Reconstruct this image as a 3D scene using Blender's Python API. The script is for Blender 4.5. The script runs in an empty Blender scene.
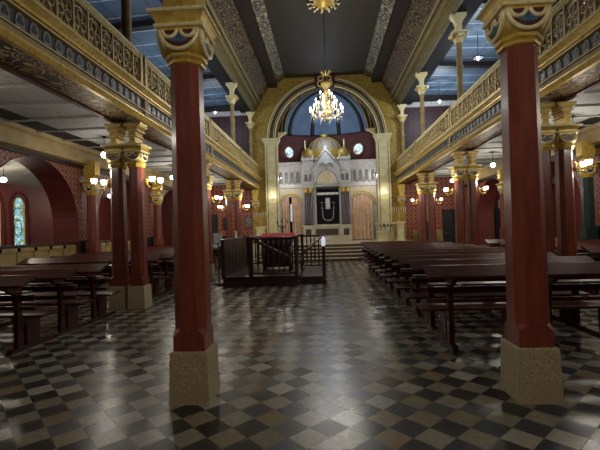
import bpy, bmesh, math, random
from mathutils import Vector, Matrix
random.seed(7)
PI = math.pi
col = bpy.context.scene.collection
A = 0.2            # the nave's middle line
EYE = 1.5

# ------------------------------------------------------------------ node helpers
def lin(h):
    h = h.lstrip('#'); o = []
    for i in (0, 2, 4):
        c = int(h[i:i+2], 16)/255
        o.append(c/12.92 if c <= .04045 else ((c+.055)/1.055)**2.4)
    return (*o, 1)

class NT:
    def __init__(s, name):
        s.m = bpy.data.materials.new(name); s.m.use_nodes = True
        s.t = s.m.node_tree; s.t.nodes.clear()
        s.out = s.t.nodes.new('ShaderNodeOutputMaterial')
        s.b = s.t.nodes.new('ShaderNodeBsdfPrincipled')
        s.t.links.new(s.b.outputs[0], s.out.inputs[0])
    def n(s, ty, **k):
        nd = s.t.nodes.new(ty)
        for a, v in k.items(): setattr(nd, a, v)
        return nd
    def put(s, sock, v):
        if isinstance(v, bpy.types.NodeSocket): s.t.links.new(v, sock)
        else: sock.default_value = v
    def m_(s, op, a, b=0.0, c=None):
        nd = s.n('ShaderNodeMath', operation=op)
        s.put(nd.inputs[0], a); s.put(nd.inputs[1], b)
        if c is not None: s.put(nd.inputs[2], c)
        return nd.outputs[0]
    def xyz(s):
        tc = s.n('ShaderNodeTexCoord'); sp = s.n('ShaderNodeSeparateXYZ')
        s.t.links.new(tc.outputs['Object'], sp.inputs[0]); s.obj = tc.outputs['Object']
        return sp.outputs[0], sp.outputs[1], sp.outputs[2]
    def comb(s, x, y, z=0.0):
        c = s.n('ShaderNodeCombineXYZ')
        s.put(c.inputs[0], x); s.put(c.inputs[1], y); s.put(c.inputs[2], z)
        return c.outputs[0]
    def noise(s, vec, scale, detail=3, rough=.5, dist=0):
        nd = s.n('ShaderNodeTexNoise'); s.put(nd.inputs['Vector'], vec)
        nd.inputs['Scale'].default_value = scale; nd.inputs['Detail'].default_value = detail
        nd.inputs['Roughness'].default_value = rough; nd.inputs['Distortion'].default_value = dist
        return nd.outputs[0]
    def voro(s, vec, scale, feat='F1', out=0):
        nd = s.n('ShaderNodeTexVoronoi', feature=feat); s.put(nd.inputs['Vector'], vec)
        nd.inputs['Scale'].default_value = scale
        return nd.outputs[out]
    def mix(s, f, a, b):
        nd = s.n('ShaderNodeMix', data_type='RGBA'); s.put(nd.inputs[0], f)
        s.put(nd.inputs[6], a); s.put(nd.inputs[7], b)
        return nd.outputs[2]
    def ramp(s, v, p0, p1):
        nd = s.n('ShaderNodeMapRange'); s.put(nd.inputs[0], v)
        nd.inputs[1].default_value = p0; nd.inputs[2].default_value = p1
        return nd.outputs[0]
    def bump(s, h, strength=.4, dist=.01):
        nd = s.n('ShaderNodeBump'); nd.inputs['Strength'].default_value = strength
        nd.inputs['Distance'].default_value = dist; s.put(nd.inputs['Height'], h)
        s.t.links.new(nd.outputs[0], s.b.inputs['Normal'])
    def fin(s, c, rough=.5, metal=0.0, spec=None, coat=None):
        s.put(s.b.inputs['Base Color'], c); s.put(s.b.inputs['Roughness'], rough)
        s.put(s.b.inputs['Metallic'], metal)
        if spec is not None: s.b.inputs['Specular IOR Level'].default_value = spec
        if coat is not None:
            s.b.inputs['Coat Weight'].default_value = coat; s.b.inputs['Coat Roughness'].default_value = .15
        return s.m

def mottled(name, c1, c2, scale=6, rough=.5, metal=0.0, bump=.15, coat=None, detail=4, bd=.01):
    t = NT(name); t.xyz(); nz = t.noise(t.obj, scale, detail, .6)
    c = t.mix(t.ramp(nz, .3, .7), lin(c1), lin(c2))
    if bump: t.bump(nz, bump, bd)
    return t.fin(c, rough, metal, coat=coat)

def glow(name, c, e):
    t = NT(name); t.fin(lin(c), .4)
    t.b.inputs['Emission Color'].default_value = lin(c); t.b.inputs['Emission Strength'].default_value = e
    return t.m

M = {}
M['oxblood'] = None
def painted(name, c1, c2, rough, spec=.5, coat=.2):
    t = NT(name); x, y, z = t.xyz()
    n1 = t.noise(t.comb(t.m_('MULTIPLY', x, 9), t.m_('MULTIPLY', y, 9), t.m_('MULTIPLY', z, 1.1)), 1.6, 5, .65)
    n2 = t.noise(t.obj, 30, 3, .6)
    c = t.mix(t.ramp(n1, .3, .72), lin(c1), lin(c2))
    t.bump(n2, .12, .004)
    return t.fin(c, t.m_('ADD', t.m_('MULTIPLY', n2, .2), rough), spec=spec, coat=coat)
M['oxblood'] = painted('oxblood_paint', '#64291c', '#8a4532', .28)
M['green'] = painted('green_paint', '#0c211b', '#16362c', .3)
M['wood'] = painted('dark_mahogany', '#260b07', '#47180e', .26, .35, 0)
M['wood2'] = painted('desk_mahogany', '#33110a', '#542015', .3, .25, 0)
M['bimah'] = painted('dark_bimah_wood', '#1d0d08', '#3a1a10', .3)
M['handrail'] = painted('brown_handrail', '#4a2415', '#6a3420', .3)
M['black'] = mottled('black_iron', '#0a0a0c', '#16141a', 12, .5)
M['gold'] = mottled('gilding', '#b08e30', '#e2c468', 14, .38, .3, .1)
M['gold2'] = mottled('pale_gilding', '#d6c584', '#f4eabc', 20, .45, .12, .1)
M['chgold'] = mottled('old_gilt_brass', '#6e5a2a', '#94804a', 14, .4, .4, .1)
M['arkgold'] = mottled('dull_ark_gilding', '#7d6426', '#a98d42', 12, .5, .2, .15)
M['mattblack'] = mottled('matt_black_beam', '#040303', '#080706', 6, 1.0, 0, 0)
M['goldwall'] = mottled('golden_stencilled_plaster', '#80692a', '#bb9f4c', 9, .55, .2, .25)
M['olive'] = mottled('olive_plaster', '#4c462a', '#6c643e', 5, .6, 0, .1)
M['cream'] = mottled('cream_stone_paint', '#ccc28f', '#e8dfb2', 5, .5, 0, .1)
M['beige'] = mottled('beige_plaster', '#8e7a4e', '#b39c68', 3, .65, 0, .08)
M['white'] = mottled('white_paint', '#b9b6ab', '#dcd9cf', 5, .5, 0, .05)
M['bead'] = mottled('silvery_beading', '#b5ad92', '#e2dcc4', 20, .4, .2, .05)
M['frieze'] = mottled('slate_blue_frieze', '#2f2d26', '#46433a', 8, .6)
M['plaque'] = mottled('lilac_grey_plaque', '#6b6a64', '#8b8980', 12, .55)
M['lattice'] = mottled('bronzed_lattice', '#a08a52', '#d8c488', 16, .45, .3, .15)
M['darkbeam'] = mottled('dark_brown_beam', '#100906', '#1e120d', 6, .6)
M['redwall'] = mottled('dark_red_plaster', '#5e211d', '#74302a', 2.5, .6, 0, .08)
M['mauve'] = mottled('maroon_plaster', '#45130f', '#5c1d19', 3, .65, 0, .08)
M['lunette'] = mottled('crimson_lunette', '#3d120e', '#5e2216', 14, .5)
M['shell'] = mottled('blue_shell', '#1d3a55', '#4f748c', 18, .5)
M['cloth_red'] = mottled('red_velvet', '#8c0d14', '#b81820', 20, .8, 0, .2)
M['candle'] = mottled('candle_wax', '#d9d6c9', '#efece2', 10, .5)
M['silver'] = mottled('silver_embroidery', '#9fa0a2', '#d4d4d2', 30, .35, .6)
M['blackcloth'] = mottled('black_velvet', '#070709', '#111116', 25, .85)
M['peach'] = mottled('peach_curtain', '#dab794', '#f4dcc0', 3, .8, 0, .05)
M['arkstone'] = mottled('grey_white_ark_stone', '#9da0a4', '#cfcfca', 11, .55, 0, .6, None, 6, .03)
M['arkcream'] = mottled('cream_ark_stone', '#c0ba9f', '#ddd8c0', 7, .55, 0, .25)
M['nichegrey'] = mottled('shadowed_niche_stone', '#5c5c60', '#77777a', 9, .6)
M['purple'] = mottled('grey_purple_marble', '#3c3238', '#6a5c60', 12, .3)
M['brownmarble'] = mottled('brown_marble', '#231814', '#6e5c52', 22, .3)
M['yellowwood'] = mottled('yellow_grained_wood', '#86713e', '#a99256', 4, .5)
M['dado'] = mottled('black_dado', '#0b0f13', '#1b2228', 8, .4)
M['bulb'] = glow('lit_bulb', '#eef2ff', 9)
M['shade'] = glow('lit_glass_shade', '#fff6ea', 6)
M['crystal'] = glow('lit_crystal', '#6d727c', .3)
M['lamptop'] = glow('lit_post_lantern', '#cfd8ea', .6)
M['day'] = glow('daylight_glass', '#cfe0ff', 5)
M['step'] = mottled('brown_step_stone', '#a09078', '#dccdb2', 14, .5, 0, .2)
M['paper'] = mottled('white_board', '#bcc2c8', '#dfe3e6', 5, .6)
M['picture'] = mottled('grey_print', '#23272a', '#9b9a90', 14, .5, 0, 0)
M['fabric_black'] = mottled('black_cover', '#08080a', '#15141a', 4, .75, 0, .3)

# speckled plinth
def speckled(name, c1, c2, sc=70):
    t = NT(name); t.xyz(); v = t.voro(t.obj, sc); n = t.noise(t.obj, 4, 4, .6)
    c = t.mix(t.ramp(v, .1, .75), lin(c2), lin(c1))
    c = t.mix(t.ramp(n, .35, .8), c, lin('#a59470'))
    t.bump(v, .7, .006); return t.fin(c, .75)
M['plinth'] = speckled('pebbled_plinth_stone', '#8a7a58', '#dccda6', 105)

# floor
def floor_mat():
    t = NT('checkered_stone_tiles'); x, y, z = t.xyz(); S = .21; r2 = 2**-.5
    c = t.m_('DIVIDE', t.m_('SUBTRACT', t.m_('MULTIPLY', t.m_('ADD', x, y), r2), 2.45), S)
    d = t.m_('DIVIDE', t.m_('SUBTRACT', t.m_('MULTIPLY', t.m_('SUBTRACT', y, x), r2), 2.68), S)
    fc, fd = t.m_('FLOOR', c), t.m_('FLOOR', d)
    par = t.m_('PINGPONG', t.m_('ADD', fc, fd), 1)
    wn = t.n('ShaderNodeTexWhiteNoise'); t.put(wn.inputs[0], t.comb(fc, fd))
    rnd = wn.outputs[0]; sp = t.n('ShaderNodeSeparateColor'); t.t.links.new(wn.outputs[1], sp.inputs[0])
    nz = t.noise(t.obj, 22, 5, .65); nb = t.noise(t.obj, 1.3, 3, .5)
    light = t.mix(rnd, lin('#76705e'), lin('#9c9787'))
    light = t.mix(t.m_('GREATER_THAN', sp.outputs[1], .8), light, lin('#7c6d55'))
    dark = t.mix(rnd, lin('#191817'), lin('#31302f'))
    dark = t.mix(t.m_('GREATER_THAN', sp.outputs[2], .8), dark, lin('#30363f'))
    cc = t.mix(par, light, dark)
    cc = t.mix(t.ramp(nz, .42, .8), cc, t.mix(.45, cc, lin('#2a241d')))
    cc = t.mix(t.m_('MULTIPLY', t.ramp(nb, .45, .8), .35), cc, lin('#4a4338'))
    ec = t.m_('ABSOLUTE', t.m_('SUBTRACT', t.m_('FRACT', c), .5)); ed = t.m_('ABSOLUTE', t.m_('SUBTRACT', t.m_('FRACT', d), .5))
    g = t.m_('GREATER_THAN', t.m_('MAXIMUM', ec, ed), .487)
    cc = t.mix(g, cc, lin('#4b453b'))
    t.bump(t.m_('ADD', t.m_('MULTIPLY', nz, .2), t.m_('MULTIPLY', g, -.6)), .15, .004)
    return t.fin(cc, t.m_('ADD', t.m_('MULTIPLY', nb, .12), t.m_('ADD', t.m_('MULTIPLY', rnd, .1), .17)), spec=.3)
M['floor'] = floor_mat()

# damask wall; ax = (i,j) coordinates used
def damask(name, ca, cb, cl, i, j, s=.26, bandz=True):
    t = NT(name); q = t.xyz(); u = t.m_('MULTIPLY', q[i], 2*PI/s); v = t.m_('MULTIPLY', q[j], 2*PI/s)
    a = t.m_('ADD', t.m_('SINE', u), t.m_('SINE', v))
    b = t.m_('MULTIPLY', t.m_('SINE', t.m_('MULTIPLY', u, 2.0)), t.m_('SINE', t.m_('MULTIPLY', v, 3.0)))
    w = t.m_('ADD', a, t.m_('MULTIPLY', b, .9))
    n = t.noise(t.obj, 14, 2, .5)
    w = t.m_('ADD', w, t.m_('MULTIPLY', t.m_('SUBTRACT', n, .5), 2.0))
    f = t.m_('MULTIPLY', t.m_('GREATER_THAN', w, -.1), t.m_('LESS_THAN', w, 1.0))
    c = t.mix(f, lin(ca), lin(cb))
    if bandz:
        bz = t.m_('LESS_THAN', t.m_('ABSOLUTE', t.m_('SUBTRACT', t.m_('FRACT', t.m_('DIVIDE', q[2], 1.05)), .5)), .03)
        c = t.mix(bz, c, lin(cl))
    t.bump(f, .15, .004)
    return t.fin(c, .55)
M['damask_x'] = damask('red_damask_side', '#6a2a22', '#ab8068', '#8a3a2c', 1, 2, .17)
M['damask_y'] = damask('red_damask_end', '#7a2c20', '#b07a58', '#8d3a28', 0, 2, .24)
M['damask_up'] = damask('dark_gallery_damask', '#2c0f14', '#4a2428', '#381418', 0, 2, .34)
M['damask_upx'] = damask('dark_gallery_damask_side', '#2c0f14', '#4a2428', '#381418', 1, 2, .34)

# gilded scroll relief
def scroll(name, ground, gold, i, j, k=3.0, metal=.4, thr=.5):
    t = NT(name); q = t.xyz()
    base = t.comb(t.m_('MULTIPLY', q[i], 1.0), t.m_('MULTIPLY', q[j], 1.0), 0.0)
    nv = t.n('ShaderNodeTexNoise'); t.put(nv.inputs['Vector'], base); nv.inputs['Scale'].default_value = k; nv.inputs['Detail'].default_value = 1
    add = t.n('ShaderNodeVectorMath', operation='MULTIPLY_ADD'); t.t.links.new(nv.outputs[1], add.inputs[0])
    add.inputs[1].default_value = (.35, .35, 0); t.t.links.new(base, add.inputs[2])
    wv = t.n('ShaderNodeTexWave', wave_type='RINGS', rings_direction='SPHERICAL'); 
    vo = t.n('ShaderNodeTexVoronoi', feature='F1'); t.t.links.new(add.outputs[0], vo.inputs['Vector']); vo.inputs['Scale'].default_value = k*1.3
    w = t.m_('SINE', t.m_('MULTIPLY', vo.outputs[0], 26.0))
    n2 = t.noise(base, k*14, 2, .6)
    w = t.m_('ADD', w, t.m_('MULTIPLY', t.m_('SUBTRACT', n2, .5), 2.2))
    f = t.ramp(w, thr-.3, thr+.3)
    c = t.mix(f, lin(ground), lin(gold)); t.bump(f, .8, .02)
    return t.fin(c, .5, t.m_('MULTIPLY', f, metal))
M['soffit'] = scroll('gilded_scroll_soffit', '#4a2a1a', '#c4a660', 0, 1, 3.0)
M['cove'] = scroll('brown_scroll_cove', '#1c110c', '#9a835c', 2, 1, 2.4, .3, .6)
M['cove2'] = scroll('dark_scroll_band', '#0e0b09', '#b5a980', 2, 1, 3.4, .3, .6)
M['archband'] = scroll('dark_scroll_archband', '#30201a', '#85714a', 0, 2, 5, .3, .5)

def ceil_mat():
    t = NT('dark_rosette_ceiling'); x, y, z = t.xyz()
    u = t.m_('DIVIDE', t.m_('SUBTRACT', x, A), .88); v = t.m_('DIVIDE', y, 1.1)
    fu = t.m_('SUBTRACT', t.m_('FRACT', u), .5); fv = t.m_('SUBTRACT', t.m_('FRACT', v), .5)
    an = t.m_('ARCTAN2', fv, fu); r = t.m_('SQRT', t.m_('ADD', t.m_('MULTIPLY', fu, fu), t.m_('MULTIPLY', fv, fv)))
    pet = t.m_('ADD', .13, t.m_('MULTIPLY', t.m_('COSINE', t.m_('MULTIPLY', an, 6)), .03))
    ros = t.m_('LESS_THAN', r, pet)
    star = t.m_('LESS_THAN', t.voro(t.obj, 5.5), .13)
    nz = t.noise(t.obj, 3, 4, .6)
    c = t.mix(nz, lin('#19170f'), lin('#2c2818'))
    c = t.mix(star, c, lin('#4e4836')); c = t.mix(ros, c, lin('#331813'))
    seam = t.m_('GREATER_THAN', t.m_('ABSOLUTE', fu), .485)
    seam2 = t.m_('GREATER_THAN', t.m_('ABSOLUTE', fv), .49)
    c = t.mix(t.m_('MAXIMUM', seam, seam2), c, lin('#100d0b'))
    return t.fin(c, .6)
M['ceiling'] = ceil_mat()

def aisle_ceil():
    t = NT('pale_sprigged_ceiling'); x, y, z = t.xyz()
    u = t.m_('DIVIDE', x, .24); v = t.m_('DIVIDE', y, .24)
    u = t.m_('ADD', u, t.m_('MULTIPLY', t.m_('PINGPONG', t.m_('FLOOR', v), 1), .5))
    fu = t.m_('ABSOLUTE', t.m_('SUBTRACT', t.m_('FRACT', u), .5)); fv = t.m_('ABSOLUTE', t.m_('SUBTRACT', t.m_('FRACT', v), .5))
    dot = t.m_('MULTIPLY', t.m_('LESS_THAN', fu, .16), t.m_('LESS_THAN', fv, .045))
    nz = t.noise(t.obj, 2.5, 3, .5)
    c = t.mix(nz, lin('#8b8d89'), lin('#a9aaa4')); c = t.mix(dot, c, lin('#5a5a52'))
    return t.fin(c, .7)
M['aisleceil'] = aisle_ceil()
M['plainceil'] = mottled('plain_pale_plaster', '#95948c', '#b3b2aa', 2, .7, 0, .03)

def blue_ceil():
    t = NT('blue_boarded_ceiling'); x, y, z = t.xyz()
    f = t.m_('FRACT', t.m_('DIVIDE', y, .95)); ln = t.m_('LESS_THAN', f, .05)
    f2 = t.m_('FRACT', t.m_('DIVIDE', x, 1.3)); l2 = t.m_('LESS_THAN', f2, .02)
    nz = t.noise(t.obj, 2, 4, .6)
    c = t.mix(nz, lin('#465a6e'), lin('#6a8299')); c = t.mix(ln, c, lin('#c3d2da')); c = t.mix(l2, c, lin('#2a3540'))
    return t.fin(c, .6)
M['blueceil'] = blue_ceil()

def conch():
    t = NT('starry_blue_vault'); t.xyz(); v = t.voro(t.obj, 4.2); nz = t.noise(t.obj, 2, 3, .5)
    c = t.mix(nz, lin('#465f7c'), lin('#6b87a5')); c = t.mix(t.m_('LESS_THAN', v, .13), c, lin('#1f2c3c'))
    return t.fin(c, .6)
M['conch'] = conch()

def glass(name, kx, kz, e, ca, cb, cc_, scale=9):
    t = NT(name); t.xyz(); v = t.voro(t.obj, scale, 'DISTANCE_TO_EDGE'); vc = t.voro(t.obj, scale, 'F1', 1)
    sp = t.n('ShaderNodeSeparateColor'); t.t.links.new(vc, sp.inputs[0])
    c = t.mix(t.m_('GREATER_THAN', sp.outputs[0], .5), lin(ca), lin(cb))
    c = t.mix(t.m_('GREATER_THAN', sp.outputs[1], .88), c, lin(cc_))
    c = t.mix(t.m_('LESS_THAN', v, .03), c, lin('#1b2a30'))
    t.fin(c, .2); t.t.links.new(c, t.b.inputs['Emission Color']); t.b.inputs['Emission Strength'].default_value = e
    return t.m
M['stained'] = glass('stained_glass', 0, 0, .75, '#7fb4c4', '#a9cdd2', '#7a8f4d')
M['round_glass'] = glass('round_stained_glass', 0, 0, 1.6, '#8fc4e8', '#e6eef5', '#b98f86', 9)

def dome_mat():
    t = NT('latticed_dome'); x, y, z = t.xyz()
    an = t.m_('ARCTAN2', t.m_('MULTIPLY', t.m_('SUBTRACT', y, 24.86), 1.9), t.m_('SUBTRACT', x, .12))
    u = t.m_('MULTIPLY', an, 11); v = t.m_('MULTIPLY', z, 22)
    a = t.m_('ABSOLUTE', t.m_('SINE', t.m_('ADD', u, v))); b = t.m_('ABSOLUTE', t.m_('SINE', t.m_('SUBTRACT', u, v)))
    f = t.m_('LESS_THAN', t.m_('MINIMUM', a, b), .32)
    c = t.mix(f, lin('#403a31'), lin('#8d887c'))
    lo = t.ramp(z, 6.45, 6.25)
    c = t.mix(lo, c, t.mix(f, lin('#6f5618'), lin('#b09340')))
    t.bump(f, .6, .02); return t.fin(c, .55, 0)
M['dome'] = dome_mat()

# ------------------------------------------------------------------ mesh helpers
class MB:
    def __init__(s): s.v = []; s.f = []; s.sm = []
    def add(s, vs, fs, smooth=False):
        o = len(s.v); s.v += [tuple(p) for p in vs]; s.f += [tuple(o+i for i in f) for f in fs]; s.sm += [smooth]*len(fs); return s
    def box(s, x0, x1, y0, y1, z0, z1):
        if x0 > x1: x0, x1 = x1, x0
        v = [(x0,y0,z0),(x1,y0,z0),(x1,y1,z0),(x0,y1,z0),(x0,y0,z1),(x1,y0,z1),(x1,y1,z1),(x0,y1,z1)]
        return s.add(v, [(3,2,1,0),(4,5,6,7),(0,1,5,4),(1,2,6,5),(2,3,7,6),(3,0,4,7)])
    def loft(s, rings, cap=True, smooth=False, closed=True):
        n = len(rings[0]); vs = [p for r in rings for p in r]; fs = []
        for k in range(len(rings)-1):
            for i in range(n if closed else n-1):
                j = (i+1) % n; fs.append((k*n+i, k*n+j, (k+1)*n+j, (k+1)*n+i))
        if cap: fs.append(tuple(range(n-1, -1, -1))); fs.append(tuple((len(rings)-1)*n+i for i in range(n)))
        return s.add(vs, fs, smooth)
    def lathe(s, prof, c=(0,0,0), n=16, smooth=True, ph=0):
        rings = [[(c[0]+r*math.cos(2*PI*i/n+ph), c[1]+r*math.sin(2*PI*i/n+ph), c[2]+z) for i in range(n)] for r, z in prof]
        return s.loft(rings, True, smooth)
    def tube(s, pts, r, n=6, closed=False, smooth=True, cap=True):
        P = [Vector(p) for p in pts]; m = len(P); rings = []
        rr = r if isinstance(r, (list, tuple)) else [r]*m
        up = None
        for i in range(m):
            if closed: d = P[(i+1) % m]-P[i-1]
            else: d = P[min(i+1, m-1)]-P[max(i-1, 0)]
            d.normalize()
            if up is None:
                up = Vector((0,0,1)) if abs(d.z) < .9 else Vector((1,0,0))
            a = (up - d*up.dot(d))
            if a.length < 1e-4: a = Vector((1,.3,.2)).cross(d)
            a.normalize(); b = d.cross(a); up = a
            rings.append([tuple(P[i]+(a*math.cos(2*PI*k/n)+b*math.sin(2*PI*k/n))*rr[i]) for k in range(n)])
        if closed:
            vs = [p for q in rings for p in q]; fs = []
            for k in range(m):
                k2 = (k+1) % m
                for i in range(n):
                    j = (i+1) % n; fs.append((k*n+i, k*n+j, k2*n+j, k2*n+i))
            return s.add(vs, fs, smooth)
        return s.loft(rings, cap, smooth)
    def prism(s, pts, axis, a0, a1):
        # pts: 2D outline; axis 'y': (x,z); 'x': (y,z); 'z': (x,y)
        def f(p, a): return {'y': (p[0], a, p[1]), 'x': (a, p[0], p[1]), 'z': (p[0], p[1], a)}[axis]
        return s.loft([[f(p, a0) for p in pts], [f(p, a1) for p in pts]], True)
    def ball(s, c, r, n=8, m=5, sz=1.0):
        prof = [(max(r*math.sin(PI*k/m), r*.02), -r*sz*math.cos(PI*k/m)) for k in range(m+1)]
        return s.lathe(prof, c, n)
    def build(s, name, mat, parent=None, loc=None):
        me = bpy.data.meshes.new(name); me.from_pydata(s.v, [], s.f); me.update()
        bm = bmesh.new(); bm.from_mesh(me); bmesh.ops.recalc_face_normals(bm, faces=bm.faces); bm.to_mesh(me); bm.free()
        me.polygons.foreach_set('use_smooth', s.sm); me.materials.append(M[mat] if isinstance(mat, str) else mat)
        o = bpy.data.objects.new(name, me); col.objects.link(o)
        if parent: o.parent = parent
        if loc: o.location = loc
        return o

def tag(o, label=None, cat=None, group=None, kind=None):
    if label: o['label'] = label
    if cat: o['category'] = cat
    if group: o['group'] = group
    if kind: o['kind'] = kind
    return o
def empty(name, loc=(0,0,0), label=None, cat=None, group=None, rz=0):
    o = bpy.data.objects.new(name, None); col.objects.link(o); o.location = loc; o.rotation_euler = (0,0,rz)
    o.empty_display_size = .2
    return tag(o, label, cat, group)
def copy_tree(o, parent=None):
    c = o.copy(); col.objects.link(c); c.parent = parent
    for ch in [k for k in o.children]: copy_tree(ch, c)
    return c
def place(proto, loc, label, rz=0, first=False):
    o = proto if first else copy_tree(proto)
    o.location = loc; o.rotation_euler = (0,0,rz); o['label'] = label
    return o
def struct(name, mb, mat, parent=None):
    o = mb.build(name, mat, parent)
    if not parent: o['kind'] = 'structure'
    return o
def light(name, loc, power, color=(1,.86,.66), r=.08, ty='POINT', size=None, rot=None, size_y=None, spread=None):
    l = bpy.data.lights.new(name, ty); l.energy = power; l.color = color
    if ty == 'POINT': l.shadow_soft_size = r
    if ty == 'AREA':
        l.shape = 'RECTANGLE'; l.size = size; l.size_y = size_y or size
        if spread: l.spread = spread
    o = bpy.data.objects.new(name, l); col.objects.link(o); o.location = loc
    if rot: o.rotation_euler = rot
    return o
def X(s, h): return A + s*h

# wall with arched holes: plane 'x' (normal x, runs along y) or 'y'; thickness t0..t1
def arched_wall(plane, t0, t1, s0, s1, z0, z1, holes, n=24):
    mb = MB(); st = {s0, s1}
    for c, r, zs, zb in holes:
        for k in range(n+1): st.add(round(c - r*math.cos(PI*k/n), 5))
    st = sorted(st)
    def P(t, s, z): return (t, s, z) if plane == 'x' else (s, t, z)
    def top(s):
        for c, r, zs, zb in holes:
            if abs(s-c) <= r+1e-4: return zs+math.sqrt(max(r*r-(s-c)**2, 0))
        return None
    for a, b in zip(st[:-1], st[1:]):
        m = (a+b)/2; hole = [h for h in holes if abs(m-h[0]) < h[1]]
        segs = []
        if hole:
            c, r, zs, zb = hole[0]; za, zc = top(a), top(b)
            za = za if za is not None else zs; zc = zc if zc is not None else zs
            segs.append((za, zc, z1, z1))
            if zb > z0: segs.append((z0, z0, zb, zb)); mb.add([P(t0,a,zb),P(t0,b,zb),P(t1,b,zb),P(t1,a,zb)], [(0,1,2,3)])
            mb.add([P(t0,a,za),P(t0,b,zc),P(t1,b,zc),P(t1,a,za)], [(0,1,2,3)])
        else: segs.append((z0, z0, z1, z1))
        for za, zc, zd, ze in segs:
            mb.add([P(t0,a,za),P(t0,b,zc),P(t0,b,zd if False else ze),P(t0,a,zd)], [(0,1,2,3)])
            mb.add([P(t1,a,za),P(t1,b,zc),P(t1,b,ze),P(t1,a,zd)], [(3,2,1,0)])
    for c, r, zs, zb in holes:
        for e in (c-r, c+r): mb.add([P(t0,e,zb),P(t0,e,zs),P(t1,e,zs),P(t1,e,zb)], [(0,1,2,3)])
    for e in (s0, s1): mb.add([P(t0,e,z0),P(t0,e,z1),P(t1,e,z1),P(t1,e,z0)], [(0,1,2,3)])
    mb.add([P(t0,s0,z1),P(t0,s1,z1),P(t1,s1,z1),P(t1,s0,z1)], [(0,1,2,3)])
    return mb

def arc(cx, cz, r, a0, a1, n, y=None, x=None, kz=1.0):
    out = []
    for k in range(n+1):
        a = a0+(a1-a0)*k/n
        p = (cx+r*math.cos(a), cz+r*math.sin(a)*kz)
        out.append((p[0], y, p[1]) if y is not None else (x, p[0], p[1]))
    return out
def ring_solid(mb, cx, cz, r0, r1, y0, y1, a0=0, a1=PI, n=40):
    # annular arch solid extruded along y
    rings = []
    for k in range(n+1):
        a = a0+(a1-a0)*k/n; c, s_ = math.cos(a), math.sin(a)
        rings.append([(cx+r0*c, y0, cz+r0*s_), (cx+r1*c, y0, cz+r1*s_), (cx+r1*c, y1, cz+r1*s_), (cx+r0*c, y1, cz+r0*s_)])
    return mb.loft(rings, True)

NAVE_END = 22.3; BACK = -3.5
# ================================================================== SETTING
struct('floor', MB().box(-12, 12.4, BACK-.4, 22.6, -.2, 0), 'floor')
# nave ceiling: flat middle, then beams and coves on both sides
struct('ceiling', MB().box(A-2.25, A+2.25, BACK, 22.4, 10.0, 10.2), 'ceiling')
k = 1
def trim(mb, mat):
    global k
    o = struct('trim_%d' % k, mb, mat); k += 1; return o
for s in (-1, 1):
    def slab(h0, z0, h1, z1, mat, th=.12, y0=BACK, y1=22.35):
        return trim(MB().prism([(X(s,h0), z0), (X(s,h1), z1), (X(s,h1)+s*.02, z1+th), (X(s,h0)+s*.02, z0+th)], 'y', y0, y1), mat)
    slab(2.2, 9.98, 2.65, 9.74, 'cove2')
    trim(MB().box(X(s,2.62), X(s,3.1), BACK, 22.35, 9.5, 9.85), 'darkbeam')
    slab(3.08, 9.62, 3.62, 8.72, 'cove')
    trim(MB().prism([(X(s,3.56),8.66),(X(s,3.64),8.56),(X(s,3.7),8.6),(X(s,3.8),8.36),(X(s,3.88),8.38),(X(s,4.02),8.06),(X(s,4.06),8.06),(X(s,4.06),8.9),(X(s,3.6),8.9)], 'y', BACK, 22.35), 'olive')
    trim(MB().box(X(s,4.062), X(s,4.7), BACK, 22.3, 8.12, 8.5), 'mattblack')
    # thin gilt lines along the cornice
    g = MB()
    for h, z in ((3.60, 8.62), (3.75, 8.46), (3.85, 8.35)): g.tube([(X(s,h), BACK, z), (X(s,h), 22.3, z)], .014, 5)
    trim(g, 'gold')

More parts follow.
